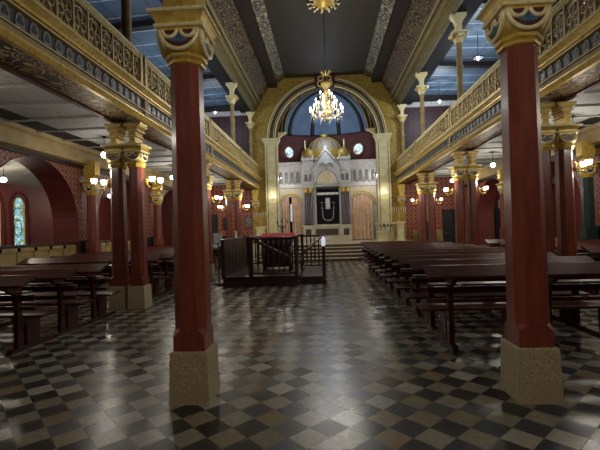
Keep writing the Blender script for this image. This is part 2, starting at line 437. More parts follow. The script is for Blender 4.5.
# arch wall
HP = 2.85; ACX = .23
struct('wall_front', arched_wall('y', 22.3, 22.85, X(-1,4.25), X(1,4.25), 0, 10.3, [(ACX, HP, 6.57, 0)], 48), 'goldwall')
for s, nm in ((-1, 'left'), (1, 'right')):
    struct('wall_end_'+nm, MB().box(X(s,4.25), X(s,7.9), 22.3, 22.5, 0, 4.3), 'damask_y')
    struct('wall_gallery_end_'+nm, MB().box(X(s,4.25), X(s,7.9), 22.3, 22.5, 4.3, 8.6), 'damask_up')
    struct('trim_end_'+nm, MB().box(X(s,4.3), X(s,7.5), 22.15, 22.3, 8.0, 8.25), 'arkstone')
    holes = [(9.8, 1.7, 1.86, 0), (14.25, 1.7, 1.86, 0), (19.05, 1.72, 1.86, 0), (5.0, 1.7, 1.86, 0)]
    struct('wall_'+nm, arched_wall('x', X(s,7.55), X(s,8.3), BACK, 22.3, 0, 4.3, holes), 'damask_x')
    for ci, (c, r, zs, zb) in enumerate(holes):       # plain red reveals of the arches
        mb = MB(); x0, x1 = X(s,7.53), X(s,8.32); n = 28
        out = [(c-r, 0)]+[(c-r*math.cos(PI*i/n), zs+r*math.sin(PI*i/n)) for i in range(n+1)]+[(c+r, 0)]
        inn = [(c-r+.012, 0)]+[(c-(r-.012)*math.cos(PI*i/n), zs+(r-.012)*math.sin(PI*i/n)) for i in range(n+1)]+[(c+r-.012, 0)]
        for i in range(len(out)-1):
            mb.add([(x0,*inn[i]),(x0,*inn[i+1]),(x1,*inn[i+1]),(x1,*inn[i])], [(0,1,2,3)])
            mb.add([(x0,*out[i]),(x0,*out[i+1]),(x0,*inn[i+1]),(x0,*inn[i])], [(0,1,2,3)])
        trim(mb, 'redwall')
    # the room beyond the arches
    xo = X(s,11.0)
    wh = [(13.6, .3, 2.65, .75), (12.5, .3, 2.65, .75), (5.4, .3, 2.65, .75)] if s < 0 else [(9.6, .3, 2.65, .75)]
    struct('wall_outer_'+nm, arched_wall('x', xo, xo+s*.4, BACK, 22.3, 0, 4.3, wh, 12), 'redwall')
    struct('ceiling_outer_'+nm, MB().prism([(X(s,8.3),3.85),(X(s,9.3),3.75),(X(s,10.2),3.58),(xo,3.36),(xo,3.6),(X(s,8.3),4.1)], 'y', BACK, 22.3), 'plainceil')
    struct('wall_outer_end_'+nm, MB().box(X(s,7.9), xo, 22.3, 22.5, 0, 4.3), 'redwall')
    # aisle ceiling with ribs and wall beam
    struct('ceiling_aisle_'+nm, MB().box(X(s,4.465), X(s,7.6), BACK, 22.3, 4.1, 4.2), 'aisleceil')
    rb = MB()
    y = BACK+.5
    while y < 22: rb.box(X(s,4.4), X(s,7.3), y-.03, y+.03, 4.06, 4.105); y += .95
    trim(rb, 'plainceil')
    trim(MB().prism([(X(s,7.54),3.62),(X(s,7.3),3.66),(X(s,7.26),3.98),(X(s,7.18),4.03),(X(s,7.14),4.1),(X(s,7.54),4.1)], 'y', BACK, 22.3), 'beige')
    trim(MB().box(X(s,7.54), X(s,7.46), BACK, 22.3, 3.54, 3.63), 'darkbeam')
    # tall black dado between the arches
    dd = MB(); edges = sorted((c-r, c+r) for c, r, _, _ in holes); prev = BACK
    for a, b in edges+[(22.3, 22.4)]:
        if a-prev > .05: dd.box(X(s,7.56), X(s,7.51), prev, a, 0, 1.36)
        prev = b
    struct('baseboard_'+nm, dd, 'dado')
    # upper gallery
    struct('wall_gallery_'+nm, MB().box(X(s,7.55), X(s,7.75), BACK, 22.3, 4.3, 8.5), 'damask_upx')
    struct('ceiling_gallery_'+nm, MB().prism([(X(s,4.3),8.55),(X(s,7.6),8.4),(X(s,7.6),8.55),(X(s,4.3),8.7)], 'y', BACK, 22.3), 'blueceil')
    bb = MB()
    for yy in (3.6, 8.0, 12.8, 17.6, 21.9): bb.prism([(X(s,4.4),8.36),(X(s,7.55),8.2),(X(s,7.55),8.41),(X(s,4.4),8.56)], 'y', yy-.13, yy+.13)
    trim(bb, 'darkbeam')
    struct('baseboard_end_'+nm, MB().box(X(s,4.6), X(s,7.5), 22.24, 22.3, 0, 1.25), 'yellowwood' if s > 0 else 'dado')
struct('wall_back', MB().box(-11, 11.4, BACK-.3, BACK, 0, 10.2), 'redwall')

# apse
AY = 24.5; AD = 1.4
struct('floor_apse', MB().box(ACX-3.1, ACX+3.1, 22.29, 26.2, 0, .75), 'step')
ap = MB(); n = 28
for i in range(n):
    a, b = PI*i/n, PI*(i+1)/n
    p = lambda t, z: (ACX-2.95*math.cos(t), AY+AD*math.sin(t), z)
    ap.add([p(a,.7), p(b,.7), p(b,7.5), p(a,7.5)], [(0,1,2,3)])
for e in (-1, 1): ap.box(ACX+e*2.95, ACX+e*3.1, 22.85, AY, .7, 7.5)
struct('wall_apse', ap, 'mauve')
cn = MB(); nu, nv = 28, 14; R1 = 2.95
vs = []
for j in range(nv+1):
    ph = PI/2*j/nv
    for i in range(nu+1):
        t = PI*i/nu
        vs.append((ACX-R1*math.cos(t)*math.cos(ph), AY+AD*math.sin(t)*math.cos(ph), 7.5+2.5*math.sin(ph)))
fs = [(j*(nu+1)+i, j*(nu+1)+i+1, (j+1)*(nu+1)+i+1, (j+1)*(nu+1)+i) for j in range(nv) for i in range(nu)]
cn.add(vs, fs, True)
for i in range(n):    # barrel between the arch and the half dome
    a, b = PI*i/n, PI*(i+1)/n
    cn.add([(ACX-R1*math.cos(a), 22.85, 7.5+2.5*math.sin(a)), (ACX-R1*math.cos(b), 22.85, 7.5+2.5*math.sin(b)), (ACX-R1*math.cos(b), AY, 7.5+2.5*math.sin(b)), (ACX-R1*math.cos(a), AY, 7.5+2.5*math.sin(a))], [(0,1,2,3)], True)
struct('ceiling_apse', cn, 'conch')
rb = MB()
for az in (38, 73, 107, 142):
    t = math.radians(az); pts = []
    for j in range(15):
        ph = PI/2*j/14
        pts.append((ACX-(R1-.03)*math.cos(t)*math.cos(ph), AY+(AD-.03)*math.sin(t)*math.cos(ph), 7.5+2.46*math.sin(ph)))
    rb.tube(pts, [.13-.06*j/14 for j in range(15)], 6)
rb.tube([(ACX-(R1-.02)*math.cos(PI*i/24), AY+(AD-.02)*math.sin(PI*i/24), 7.52) for i in range(25)], .05, 6)
trim(rb, 'black')
trim(ring_solid(MB(), ACX, 7.15, 2.36, 3.0, 23.0, 23.25), 'darkbeam')
g = MB()
for r in (2.38, 2.56): g.tube(arc(ACX, 7.15, r, 0, PI, 40, y=22.98), .022, 5)
trim(g, 'gold')
# arch bands on the wall face
trim(ring_solid(MB(), ACX, 6.57, HP+.06, HP+.42, 22.24, 22.32, n=56), 'archband')
g = MB()
for r, w in ((HP+.02, .035), (HP+.12, .018), (HP+.36, .018), (HP+.45, .035)): g.tube(arc(ACX, 6.57, r, 0, PI, 56, y=22.24), w, 5)
trim(g, 'gold2')
trim(ring_solid(MB(), ACX, 6.57, HP-.06, HP-.01, 22.34, 22.84, n=48), 'archband')
for e in (-1, 1):   # little gilt corbels under the inner rib
    o = MB().prism([(ACX+e*2.3,7.15),(ACX+e*2.9,7.15),(ACX+e*2.9,6.8),(ACX+e*2.7,6.85),(ACX+e*2.5,7.02),(ACX+e*2.35,7.05)], 'y', 22.98, 23.25)
    trim(o, 'gold2')

# windows
def round_window(cx, cz, nm):
    t_ = (cx-ACX)/2.95; y = AY+AD*math.sqrt(1-t_*t_)-.08
    ang = -math.asin(t_)*.9
    w = MB().lathe([(.31, -.01), (.31, .01)], (0,0,0), 28).build(nm, 'round_glass'); w['kind'] = 'structure'
    w.rotation_euler = (PI/2, 0, ang); w.location = (cx, y-.06, cz)
    fr = MB().tube([(.34*math.cos(2*PI*i/28), .34*math.sin(2*PI*i/28), 0) for i in range(28)], .045, 8, True); fr.build('window_frame', 'gold2', w)
    fr = MB().tube([(.15*math.cos(2*PI*i/20), .15*math.sin(2*PI*i/20), .015) for i in range(20)], .012, 5, True)
    for i in range(8): a = i*PI/4; fr.tube([(.15*math.cos(a), .15*math.sin(a), .015), (.31*math.cos(a), .31*math.sin(a), .015)], .01, 4)
    fr.build('window_tracery', 'black', w)
round_window(-2.12, 6.38, 'window_1'); round_window(2.25, 6.45, 'window_2')
wi = 3
for s, ys in ((-1, (13.6, 12.5, 5.4)), (1, (9.6,))):
    for yw in ys:
        x = X(s,11.12); pts = [(yw-.27, .75), (yw+.27, .75)]+[(yw+.27*math.cos(PI*i/14), 2.65+.3*math.sin(PI*i/14)) for i in range(15)]
        w = MB().prism(pts, 'x', x, x+.02).build('window_%d' % wi, 'stained'); w['kind'] = 'structure'; wi += 1
        f = MB(); pl = [(x-s*.03, a, b) for a, b in pts]; f.tube(pl, .035, 6, True); f.build('window_frame', 'gold2', w)
        f = MB()
        for zz in (1.05, 1.6, 2.1, 2.55): f.tube([(x-s*.02, yw-.27, zz), (x-s*.02, yw+.27, zz)], .01, 4)
        f.tube([(x-s*.02, yw+.17*math.cos(2*PI*i/20), 1.85+.3*math.sin(2*PI*i/20)) for i in range(20)], .014, 5, True)
        f.tube([(x-s*.02, yw+.17*math.cos(PI*i/12), 2.4+.17*math.sin(PI*i/12)) for i in range(13)], .014, 5)
        f.build('window_leading', 'dado', w)
        # raised red surround
        sr = MB(); sr.tube([(X(s,10.99), yw-.4, .75)]+[(X(s,10.99), yw-.4*math.cos(PI*i/16), 2.65+.45*math.sin(PI*i/16)) for i in range(17)]+[(X(s,10.99), yw+.4, .75)], .04, 6)
        sr.build('window_surround', 'redwall', w)

# steps up to the apse
st = MB()
for i in range(5): st.box(X(-1,3.3), X(1,2.2), 18.2+i*.3, 22.29, i*.15, (i+1)*.15-.03)
stp = empty('altar_steps', (0,0,0), 'broad flight of brown stone steps rising to the ark', 'steps')
st.build('riser', 'brownmarble', stp)
for i in range(5): MB().box(X(-1,3.32), X(1,2.22), 18.17+i*.3, 18.53+i*.3 if i < 4 else 22.29, (i+1)*.15-.035, (i+1)*.15).build('tread', 'step', stp)

# doors
d = MB().box(X(1,6.25), X(1,6.85), 22.2, 22.3, 0, 2.25).build('door_1', 'dado'); d['kind'] = 'structure'
fr = MB(); fr.box(X(1,6.2), X(1,6.26), 22.16, 22.28, 0, 2.32); fr.box(X(1,6.84), X(1,6.9), 22.16, 22.28, 0, 2.32); fr.box(X(1,6.2), X(1,6.9), 22.16, 22.28, 2.25, 2.33); fr.build('door_frame', 'black', d)
MB().ball((X(1,6.35), 22.17, 1.05), .03).build('door_handle', 'gold', d)
d = MB().box(X(-1,6.6), X(-1,6.25), 22.2, 22.3, 0, 2.5).build('door_2', 'dado'); d['kind'] = 'structure'
MB().box(X(-1,6.55), X(-1,6.3), 22.17, 22.2, 1.3, 2.3).build('door_panel', 'black', d)
for j, (s, y0, y1) in enumerate(((-1, 15.9, 17.2), (1, 14.4, 15.7))):
    d = MB().box(X(s,10.9), X(s,10.98), y0, y1, 0, 2.3).build('door_%d' % (3+j), 'dado'); d['kind'] = 'structure'
    p = MB()
    for a in (0, 1):
        ym = y0+.08+a*(y1-y0)/2
        p.box(X(s,10.86), X(s,10.9), ym, ym+(y1-y0)/2-.16, .2, 1.0); p.box(X(s,10.86), X(s,10.9), ym, ym+(y1-y0)/2-.16, 1.15, 2.15)
    p.build('door_panel', 'black', d)

# ================================================================== PILLARS
def octo(r, c=(0,0), z=0, sq=None):
    if sq is None: k_ = r*math.tan(PI/8)
    else: k_ = sq
    return [(c[0]+x, c[1]+y, z) for x, y in ((r,-k_),(r,k_),(k_,r),(-k_,r),(-r,k_),(-r,-k_),(-k_,-r),(k_,-r))]
def sqring(r, z): return octo(r, z=z, sq=r*.995)
def cap_ring(s, rho, z, n=64):
    out = []
    for i in range(n):
        a = 2*PI*(i+.5)/n; r = min(s/max(abs(math.cos(a)), abs(math.sin(a))), rho)
        out.append((r*math.cos(a), r*math.sin(a), z))
    return out
def make_capital(par, z0, s, hh, simple=False):
    """cushion capital: octagon neck, swelling body with half-moon faces, two-step square abacus"""
    c = MB()
    c.loft([octo(.132,z=z0), octo(.155,z=z0+.01), octo(.16,z=z0+.03), octo(.15,z=z0+.04), octo(.172,z=z0+.06), octo(.176,z=z0+.085), octo(.15,z=z0+.105)])
    zl = z0+hh*.62     # height where lunettes start/spring from top
    rings = []; m = 12
    R = s*.95
    zt = z0+.09+hh-.09-.17
    for i in range(m+1):
        t = i/m; z = z0+.09+t*(zt-z0-.09)
        low = zt-R
        if z < low+.002: rho = .155+(s*1.0-.155)*max(0, (z-z0-.09)/max(low-z0-.09, .01))**.7
        else: rho = math.sqrt(s*s+max(R*R-(zt-z)**2, 0))
        rings.append(cap_ring(s, max(rho, .15), z))
    rings.append(cap_ring(s, s*1.42, zt+.012)); c.loft(rings)
    o = c.build('capital', 'gold', par)
    ab = MB()
    lo = [(s*.98, zt+.01), (s+.012, zt+.012), (s+.012, zt+.04), (s+.016, zt+.07), (s+.03, zt+.1), (s+.052, zt+.13), (s+.052, zt+.16)]
    ab.loft([sqring(r, z) for r, z in lo]); o2 = ab.build('abacus', 'gold', par)
    for r, z in ((s+.028, zt+.02), (s+.07, zt+.135)):
        MB().loft([sqring(r-.008, z-.008), sqring(r, z), sqring(r, z+.018), sqring(r-.01, z+.026)]).build('gilt_edge', 'gold2', o2)
    # half-moon ornament on the four faces
    for q in range(4):
        rot = Matrix.Rotation(q*PI/2, 4, 'Z')
        def T(p): return tuple(rot @ Vector(p))
        yb = -s-.004; zz = zt-.012; k_ = .94
        pl = MB(); npl = 18
        pts = [(R*k_*math.cos(PI+PI*i/npl), yb, zz+R*k_*math.sin(PI+PI*i/npl)) for i in range(npl+1)]
        pl.add([T(p) for p in pts], [tuple(range(len(pts)))]); pl.build('lunette', 'dado' if simple else 'lunette', o)
        if not simple:
            sh = MB(); cs = (0, zz-R*.22); fan = [(cs[0], yb-.004, cs[1]+.01)]; nf = 20
            for i in range(nf+1):
                a = PI+PI*i/nf; rr = R*.42*(1+.12*math.cos(i*PI)); fan.append((rr*1.45*math.cos(a), yb-.004, cs[1]+rr*math.sin(a)))
            sh.add([T(p) for p in fan], [(0, i+1, i+2) for i in range(nf)]); sh.build('shell_motif', 'shell', o)
        tb = MB()
        tb.tube([T(p) for p in arc(0, zz, R*k_, PI, 2*PI, 18, y=yb)], .021*s/.19, 6)
        for e in (-1, 1): tb.tube([T(p) for p in arc(e*R*.45, zz, R*.36, PI, 2*PI, 10, y=yb-.003)], .018*s/.19, 6)
        tb.build('crescent_ring', 'gold2', o)
    return zt+.16

def make_pillar(ztop, s, plinth=True, r=.145, dark=False):
    root = empty('column')
    if plinth:
        p = MB(); p.loft([sqring(.178, 0), sqring(.168, .44), sqring(.162, .455)]); p.build('plinth', 'plinth', root)
    sh = MB(); zb = .455 if plinth else 0
    sq = .141
    rings = [octo(sq, z=zb, sq=sq*.99), octo(sq, z=zb+.13, sq=sq*.99), octo(r, z=zb+.19, sq=r*.52), octo(r-.017, z=ztop, sq=r*.46)]
    sh.loft(rings); sh.build('shaft', 'oxblood', root)
    return root

# two tall pillars in front, carrying the rear gallery
fp = make_pillar(3.03, .19); fp.name = 'octagonal_pillar'
top = make_capital(fp, 3.0, .188, .46)
b = MB(); b.loft([sqring(.15, top), sqring(.15, 4.3)]); b.build('impost_block', 'gold', fp)
tag(fp, '', 'pillar', 'tall red octagonal pillars in the foreground')
place(fp, (-1.225, 3.6, 0), 'red octagonal pillar with gilt capital on a pebbled plinth, left one in the foreground', first=True)
place(fp, (1.735, 3.6, 0), 'red octagonal pillar with gilt capital on a pebbled plinth, right one before the benches')

# rear gallery over the camera (its edge is just above the frame)
rg = empty('rear_gallery', (0,0,0), 'gilded rear gallery beam resting on the two foreground pillars', 'gallery')
MB().box(X(-1,3.63), X(1,3.63), 3.38, 3.8, 4.3, 4.7).build('beam', 'olive', rg)
MB().box(X(-1,3.63), X(1,3.63), BACK+.01, 3.38, 4.3, 4.45).build('deck', 'plainceil', rg)
MB().box(X(-1,3.63), X(1,3.63), 3.3, 3.37, 4.5, 4.7).build('cornice', 'gold', rg)

# paired columns under the side galleries
gc = make_pillar(2.88, .18); gc.name = 'gallery_column'
top = make_capital(gc, 2.86, .165, .47, True)
br = MB()
h_ = 3.76-top; hw_ = ((0,.085),(.1,.085),(.12,.06),(.34,.06),(.36,.08),(.44,.08),(.46,.065),(.6,.075),(.62,.105),(.7,.105),(.72,.09),(.82,.12),(.84,.155),(.92,.155),(.93,.18),(1,.18))
prof = [(w_, top+t_*h_) for t_, w_ in hw_]+[(-w_, top+t_*h_) for t_, w_ in reversed(hw_)]
br.prism(prof, 'y', -.17, .17); br.build('bracket', 'gold', gc)
dt = MB()
for t_, w_ in ((.4,.088),(.66,.113),(.88,.163),(.05,.093)): MB().box(-w_, w_, -.18, .18, top+t_*h_-.012, top+t_*h_+.012).build('gilt_band', 'gold2', gc)
MB().lathe([(.05,top),(.05,3.76)], (0,.0,0), 8).build('post', 'wood', gc)
tag(gc, '', 'column', 'paired red columns under the side galleries')
first = True
bayname = {8.0: 'nearest', 12.8: 'middle', 17.6: 'farthest'}
for s in (-1, 1):
    for yb in (8.0, 12.8, 17.6):
        for h, w in ((4.03, 'nave-side'), (4.43, 'aisle-side')):
            place(gc, (X(s,h), yb, 0), 'red column with gilt capital, %s one of the %s pair under the %s gallery' % (w, bayname[yb], 'left' if s < 0 else 'right'), first=first)
            first = False
# corbelled end capitals where the galleries meet the arch wall
ec = empty('corbel_capital')
top = make_capital(ec, 2.7, .165, .47, True)
MB().loft([octo(.03, z=2.45), octo(.09, z=2.55), octo(.15, z=2.71)]).build('corbel_foot', 'gold', ec)
b = MB(); b.prism([(-.1,top),(.1,top),(.2,3.76),(-.2,3.76)], 'y', -.15, .15); b.build('bracket', 'gold', ec)
tag(ec, '', 'corbel', 'gilt corbels at the arch wall')
place(ec, (X(-1,4.0), 22.07, 0), 'gilt corbel capital holding the far end of the left gallery', first=True)
place(ec, (X(1,4.0), 22.07, 0), 'gilt corbel capital holding the far end of the right gallery')

# engaged wall columns in the aisles
def wall_column(mat, cap_z):
    o = empty('wall_column')
    MB().loft([sqring(.17, 0), sqring(.16, 1.3)]).build('base', mat, o)
    MB().loft([octo(.15, z=1.3), octo(.14, z=cap_z+.02)]).build('shaft', mat, o)
    t = make_capital(o, cap_z, .16, .45, True)
    b = MB(); b.prism([(-.08,t),(.08,t),(.1,t+.1),(.18,t+.2),(.2,3.75),(-.2,3.75),(-.18,t+.2),(-.1,t+.1)], 'y', -.13, .13); b.build('bracket', 'gold', o)
    return o
wc = wall_column('oxblood', 2.72); tag(wc, '', 'column', 'columns against the aisle walls')
place(wc, (X(-1,7.3), 11.85, 0), 'red half column on the left aisle wall, between the two nearest arches', first=True)
place(wc, (X(-1,7.3), 16.65, 0), 'red half column on the left aisle wall, farther one beyond the second arch')
place(wc, (X(1,7.3), 17.2, 0), 'red half column on the right aisle wall beside the plain red arch')
gw = wall_column('green', 2.72); tag(gw, '', 'column', 'columns against the aisle walls')
place(gw, (X(1,7.3), 11.9, 0), 'dark green half column with gilt capital on the right aisle wall', first=True)

# slender columns standing on the galleries
uc = empty('upper_column')
u = MB(); u.loft([sqring(.15, 4.34), sqring(.15, 5.0), sqring(.12, 5.06)]); u.build('pedestal', 'beige', uc)
u = MB(); u.lathe([(.13,5.05),(.13,5.1),(.1,5.14),(.095,6.4),(.12,6.42),(.12,6.47),(.09,6.5),(.085,7.1),(.11,7.13),(.1,7.2)], n=12); u.build('shaft', 'beige', uc)
u = MB(); u.loft([octo(.1, z=7.18), octo(.13, z=7.24), octo(.2, z=7.42), octo(.25, z=7.44, sq=.24), octo(.25, z=7.5, sq=.24)])
u.build('capital', 'gold2', uc)
u = MB(); u.prism([(-.09,7.5),(.09,7.5),(.08,7.75),(.14,7.9),(.24,8.02),(.24,8.12),(-.24,8.12),(-.24,8.02),(-.14,7.9),(-.08,7.75)], 'y', -.1, .1); u.build('bracket', 'gold2', uc)
u = MB()
for e in (0, 1, 2, 3):
    rt = Matrix.Rotation(e*PI/2, 4, 'Z'); u.tube([tuple(rt@Vector(p)) for p in arc(0, 7.42, .11, PI, 2*PI, 8, y=-.2)], .018, 5)
u.build('crescent_ring', 'gold', uc)
tag(uc, '', 'column', 'slender cream columns standing on the galleries')
first = True
ordn = ['first', 'second', 'third', 'last']
for s in (-1, 1):
    for i, yb in enumerate((8.0, 12.8, 17.6, 22.05)):
        place(uc, (X(s,4.17), yb, 0), 'slender cream column on the %s gallery, %s one towards the arch' % ('left' if s < 0 else 'right', ordn[i]), first=first); first = False

# ================================================================== SIDE GALLERIES
def gallery(s):
    nm = 'left' if s < 0 else 'right'
    g = empty('side_gallery', (0,0,.03), 'long gilded gallery beam with trefoil frieze over the %s column pairs' % nm, 'gallery')
    y0, y1 = BACK+.01, 22.28
    P = lambda pr, mat, name, par=g: MB().prism([(X(s,h), z) for h, z in pr], 'y', y0, y1).build(name, mat, par)
    P([(3.84,3.84),(4.42,3.84),(4.42,4.3),(3.84,4.3)], 'olive', 'beam')
    P([(3.86,3.78),(4.38,3.78),(4.38,3.84),(3.86,3.84)], 'soffit', 'soffit_panel')
    P([(3.80,3.77),(3.87,3.77),(3.87,3.86),(3.76,3.86),(3.76,3.84)], 'gold', 'lower_moulding')
    P([(4.37,3.74),(4.46,3.74),(4.46,3.86),(4.37,3.86)], 'lunette', 'inner_moulding')
    P([(3.81,3.86),(3.84,3.86),(3.84,3.985),(3.79,3.985),(3.79,3.97),(3.81,3.965)], 'beige', 'plain_band')
    P([(3.825,3.985),(3.84,3.985),(3.84,4.22),(3.825,4.22)], 'frieze', 'frieze_ground')
    P([(3.82,4.21),(3.78,4.215),(3.78,4.24),(3.74,4.25),(3.74,4.28),(3.70,4.31),(3.66,4.34),(3.66,4.39),(3.84,4.39),(3.84,4.21)], 'gold', 'cornice')
    P([(3.655,4.345),(3.65,4.345),(3.65,4.36),(3.66,4.36)], 'gold2', 'gilt_line')
    P([(3.775,4.212),(3.765,4.212),(3.765,4.226),(3.775,4.226)], 'gold2', 'gilt_line')
    P([(3.785,3.972),(3.778,3.972),(3.778,3.984),(3.785,3.984)], 'gold2', 'gilt_line')
    struct('floor_gallery_'+nm, MB().box(X(s,4.43), X(s,7.54), BACK, 22.28, 4.21, 4.34), 'darkbeam')
    proto = None; y = 3.9
    while y < y1-.1:
        if proto is None:
            tr = MB(); dk = MB()
            out = [(-.07,4.015),(.07,4.015),(.075,4.08)]+[(.075*math.cos(PI*i/6), 4.1+.1*math.sin(PI*i/6)) for i in range(7)]+[(-.075,4.08)]
            tr.prism(out, 'x', X(s,3.812), X(s,3.826)); proto = tr.build('trefoil_plaque', 'plaque', g)
            tf = []
            for i in range(24):
                a_ = 2*PI*i/24+PI/2; rr = .030+.026*abs(math.cos(1.5*(a_-PI/2)))
                tf.append((rr*math.cos(a_), 4.1+rr*1.15*math.sin(a_)))
            dk.prism(tf, 'x', X(s,3.807), X(s,3.813)); dk.build('trefoil_opening', 'dado', proto); q = proto
        else: q = copy_tree(proto, g)
        q.location = (0, y, 0); y += .237
    # posts marking the bays
    for yb in (3.6, 8.0, 12.8, 17.6):
        MB().prism([(X(s,3.78),3.86),(X(s,3.84),3.86),(X(s,3.84),4.22),(X(s,3.78),4.22)], 'y', yb-.09, yb+.09).build('bay_block', 'beige', g)
    return g
gallery(-1); gallery(1)

def railing(s, y0, y1, which):
    nm = 'left' if s < 0 else 'right'
    g = empty('gallery_railing', (X(s,3.86), (y0+y1)/2, 4.435), 'gilt openwork railing on the %s gallery, %s bay' % (nm, which), 'railing', 'gallery railings')
    L = (y1-y0)/2; x = 0
    MB().box(-.045, .045, -L, L, .70, .745).build('top_rail', 'gold2', g)
    MB().box(-.03, .03, -L, L, .60, .70).build('upper_band', 'lattice', g)
    d = MB(); y = -L+.03; comb = [(-L+.02,.685),(-L+.02,.67)]
    while y < L-.08: comb += [(y,.67),(y,.62),(y+.035,.62),(y+.035,.67)]; y += .07
    comb += [(L-.02,.67),(L-.02,.685)]; d.prism(comb, 'x', -s*.03, -s*.038)
    d.build('dentil_row', 'gold2', g)
    MB().box(-.04, .04, -L, L, -.01, .05).build('bottom_rail', 'lattice', g)
    b = MB(); y = -L
    while y < L:
        b.ball((-s*.075, y+.035, .035), .024, 6, 4); y += .07
    b.build('beading', 'bead', g)
    pn = MB(); n = max(1, round((y1-y0)/.365)); w = (y1-y0)/n
    for i in range(n):
        yc = -L+w*(i+.5)
        pn.box(-.03, .03, yc-w/2-.018, yc-w/2+.018, .05, .6)
        # pointed arch head and scrolls
        hw = w/2-.02
        pn.tube([(0, yc-hw, .38)]+[(0, yc-hw*math.cos(PI*k_/10), .44+.13*math.sin(PI*k_/10)) for k_ in range(11)]+[(0, yc+hw, .38)], .014, 5)
        for cy, cz, r in ((0,.46,.075),(-.085,.31,.07),(.085,.31,.07),(0,.17,.08),(-.105,.11,.045),(.105,.11,.045)):
            pn.tube([(0, yc+cy+r*math.cos(2*PI*q/9), cz+r*math.sin(2*PI*q/9)) for q in range(9)], .017, 4, True)
        pn.tube([(0, yc, .05), (0, yc, .22)], .012, 4)
        pn.ball((-s*.02, yc, .23), .026, 6, 4); pn.ball((-s*.02, yc, .385), .02, 6, 4)
    pn.build('scroll_panel', 'lattice', g)
    for e in (-1, 1):
        p = MB(); p.box(-.05, .05, e*L-.05*(1 if e > 0 else -1)-.05, e*L-.05*(1 if e > 0 else -1)+.05, 0, .76)
        p.build('post', 'lattice', g)
    # small white flower lamp fixed on the far post
    return g
bays = [(3.85, 7.93, 'first'), (8.03, 12.75, 'second'), (12.85, 17.55, 'third'), (17.65, 22.2, 'last')]
for s in (-1, 1):
    for a, b_, w in bays: railing(s, a, b_, w)
# sconce brackets with cut-glass flowers on the gallery front
gl = empty('gallery_light')
f = MB(); f.tube([(0,0,0),(0,-.0,.0),(-.05,0,.05),(-.1,0,.04),(-.13,0,.1)], .012, 6); f.build('arm', 'black', gl)
f = MB()
for i in range(7):
    a = 2*PI*i/7; f.tube([(-.13,0,.1),(-.13+.04*math.cos(a),.04*math.sin(a),.15),(-.13+.075*math.cos(a),.075*math.sin(a),.14)], [.012,.018,.004], 5)
f.ball((-.13,0,.12), .03); f.build('glass_flower', 'candle', gl)
tag(gl, '', 'lamp', 'small glass flower lights on the gallery fronts')
first = True
for s in (-1, 1):
    for i, yb in enumerate((8.0, 12.8, 17.6)):
        place(gl, (X(s,3.66 if s > 0 else 3.66), yb-.02, 4.42), 'small white glass flower light on the %s gallery front, %s one' % ('left' if s < 0 else 'right', ordn[i]), rz=0 if s > 0 else PI, first=first); first = False

# ================================================================== GREAT ARCH PILASTERS
pp = empty('arch_pilaster')
MB().box(-.36, .36, -.28, 0, .75, 6.25).build('shaft', 'cream', pp)
MB().box(-.27, -.24, -.295, -.28, 1.2, 6.1).build('fillet', 'olive', pp); MB().box(.24, .27, -.295, -.28, 1.2, 6.1).build('fillet', 'olive', pp)
c = MB(); c.loft([[(x*w, y0, z) for x, y0 in ((-1,0),(1,0),(1,-1*d),(-1,-1*d))] for w, d, z in ((.38,.3,6.2),(.38,.3,6.26),(.4,.32,6.3),(.46,.38,6.44),(.5,.42,6.5),(.5,.42,6.57))]); c.build('capital', 'cream', pp)
MB().box(-.44, .44, -.36, 0, .75, 1.15).build('base', 'cream', pp)
tag(pp, '', 'pilaster', 'pale pilasters carrying the great arch')
place(pp, (-2.85, 22.3, 0), 'tall cream pilaster carrying the left foot of the great arch', first=True)
place(pp, (3.3, 22.3, 0), 'tall cream pilaster carrying the right foot of the great arch')
# little double wall light on each pilaster
wl = empty('candle_light')
f = MB(); f.tube([(-.12,-.08,.03),(-.1,-.1,-.02),(0,-.02,-.04),(.1,-.1,-.02),(.12,-.08,.03)], .01, 6); f.box(-.03,.03,-.03,0,-.08,.02); f.build('bracket', 'gold', wl)
for e in (-1, 1): MB().lathe([(.014,.03),(.018,.06),(.02,.1),(.004,.14)], (e*.12,-.08,0), 8).build('bulb', 'shade', wl)
tag(wl, '', 'lamp', 'small lights on the arch pilasters')
place(wl, (-2.81, 22.0, 3.25), 'small two-bulb gilt wall light on the left cream pilaster', first=True)
place(wl, (3.26, 22.0, 3.3), 'small two-bulb gilt wall light on the right cream pilaster')

for x_ in (-2.81, 3.26): light('candle_glow', (x_, 21.7, 3.4), 5, (1,.92,.78), .05)
# ================================================================== ARK
FX = .12; FY = 24.3
def px(u): return FX+(u-327)*.0606
def pz(v): return EYE+(228.6-v)*.0606
ark = empty('torah_ark', (0,0,0), 'grey-white stone ark with domed top and black curtained doorway at the far end', 'ark')
b = MB(); b.box(px(303), px(352), FY, FY+.9, .75, pz(226)); b.box(px(302), px(353), FY-.06, FY+.9, pz(227), pz(224.5)); b.box(px(302.5), px(352.5), FY-.05, FY+.9, .75, .95); b.build('base', 'arkcream', ark)
for a, c in ((303.5, 314), (341, 351.5)): MB().box(px(a), px(c), FY-.22, FY, .75, pz(225)).build('pedestal', 'arkcream', ark)
for a, c in ((306, 311.5), (316, 338.5), (343.5, 349)):
    yy = FY-.24 if a != 316 else FY-.02
    MB().box(px(a), px(c), yy, yy+.03, pz(235.5), pz(229)).build('marble_inset', 'brownmarble', ark)
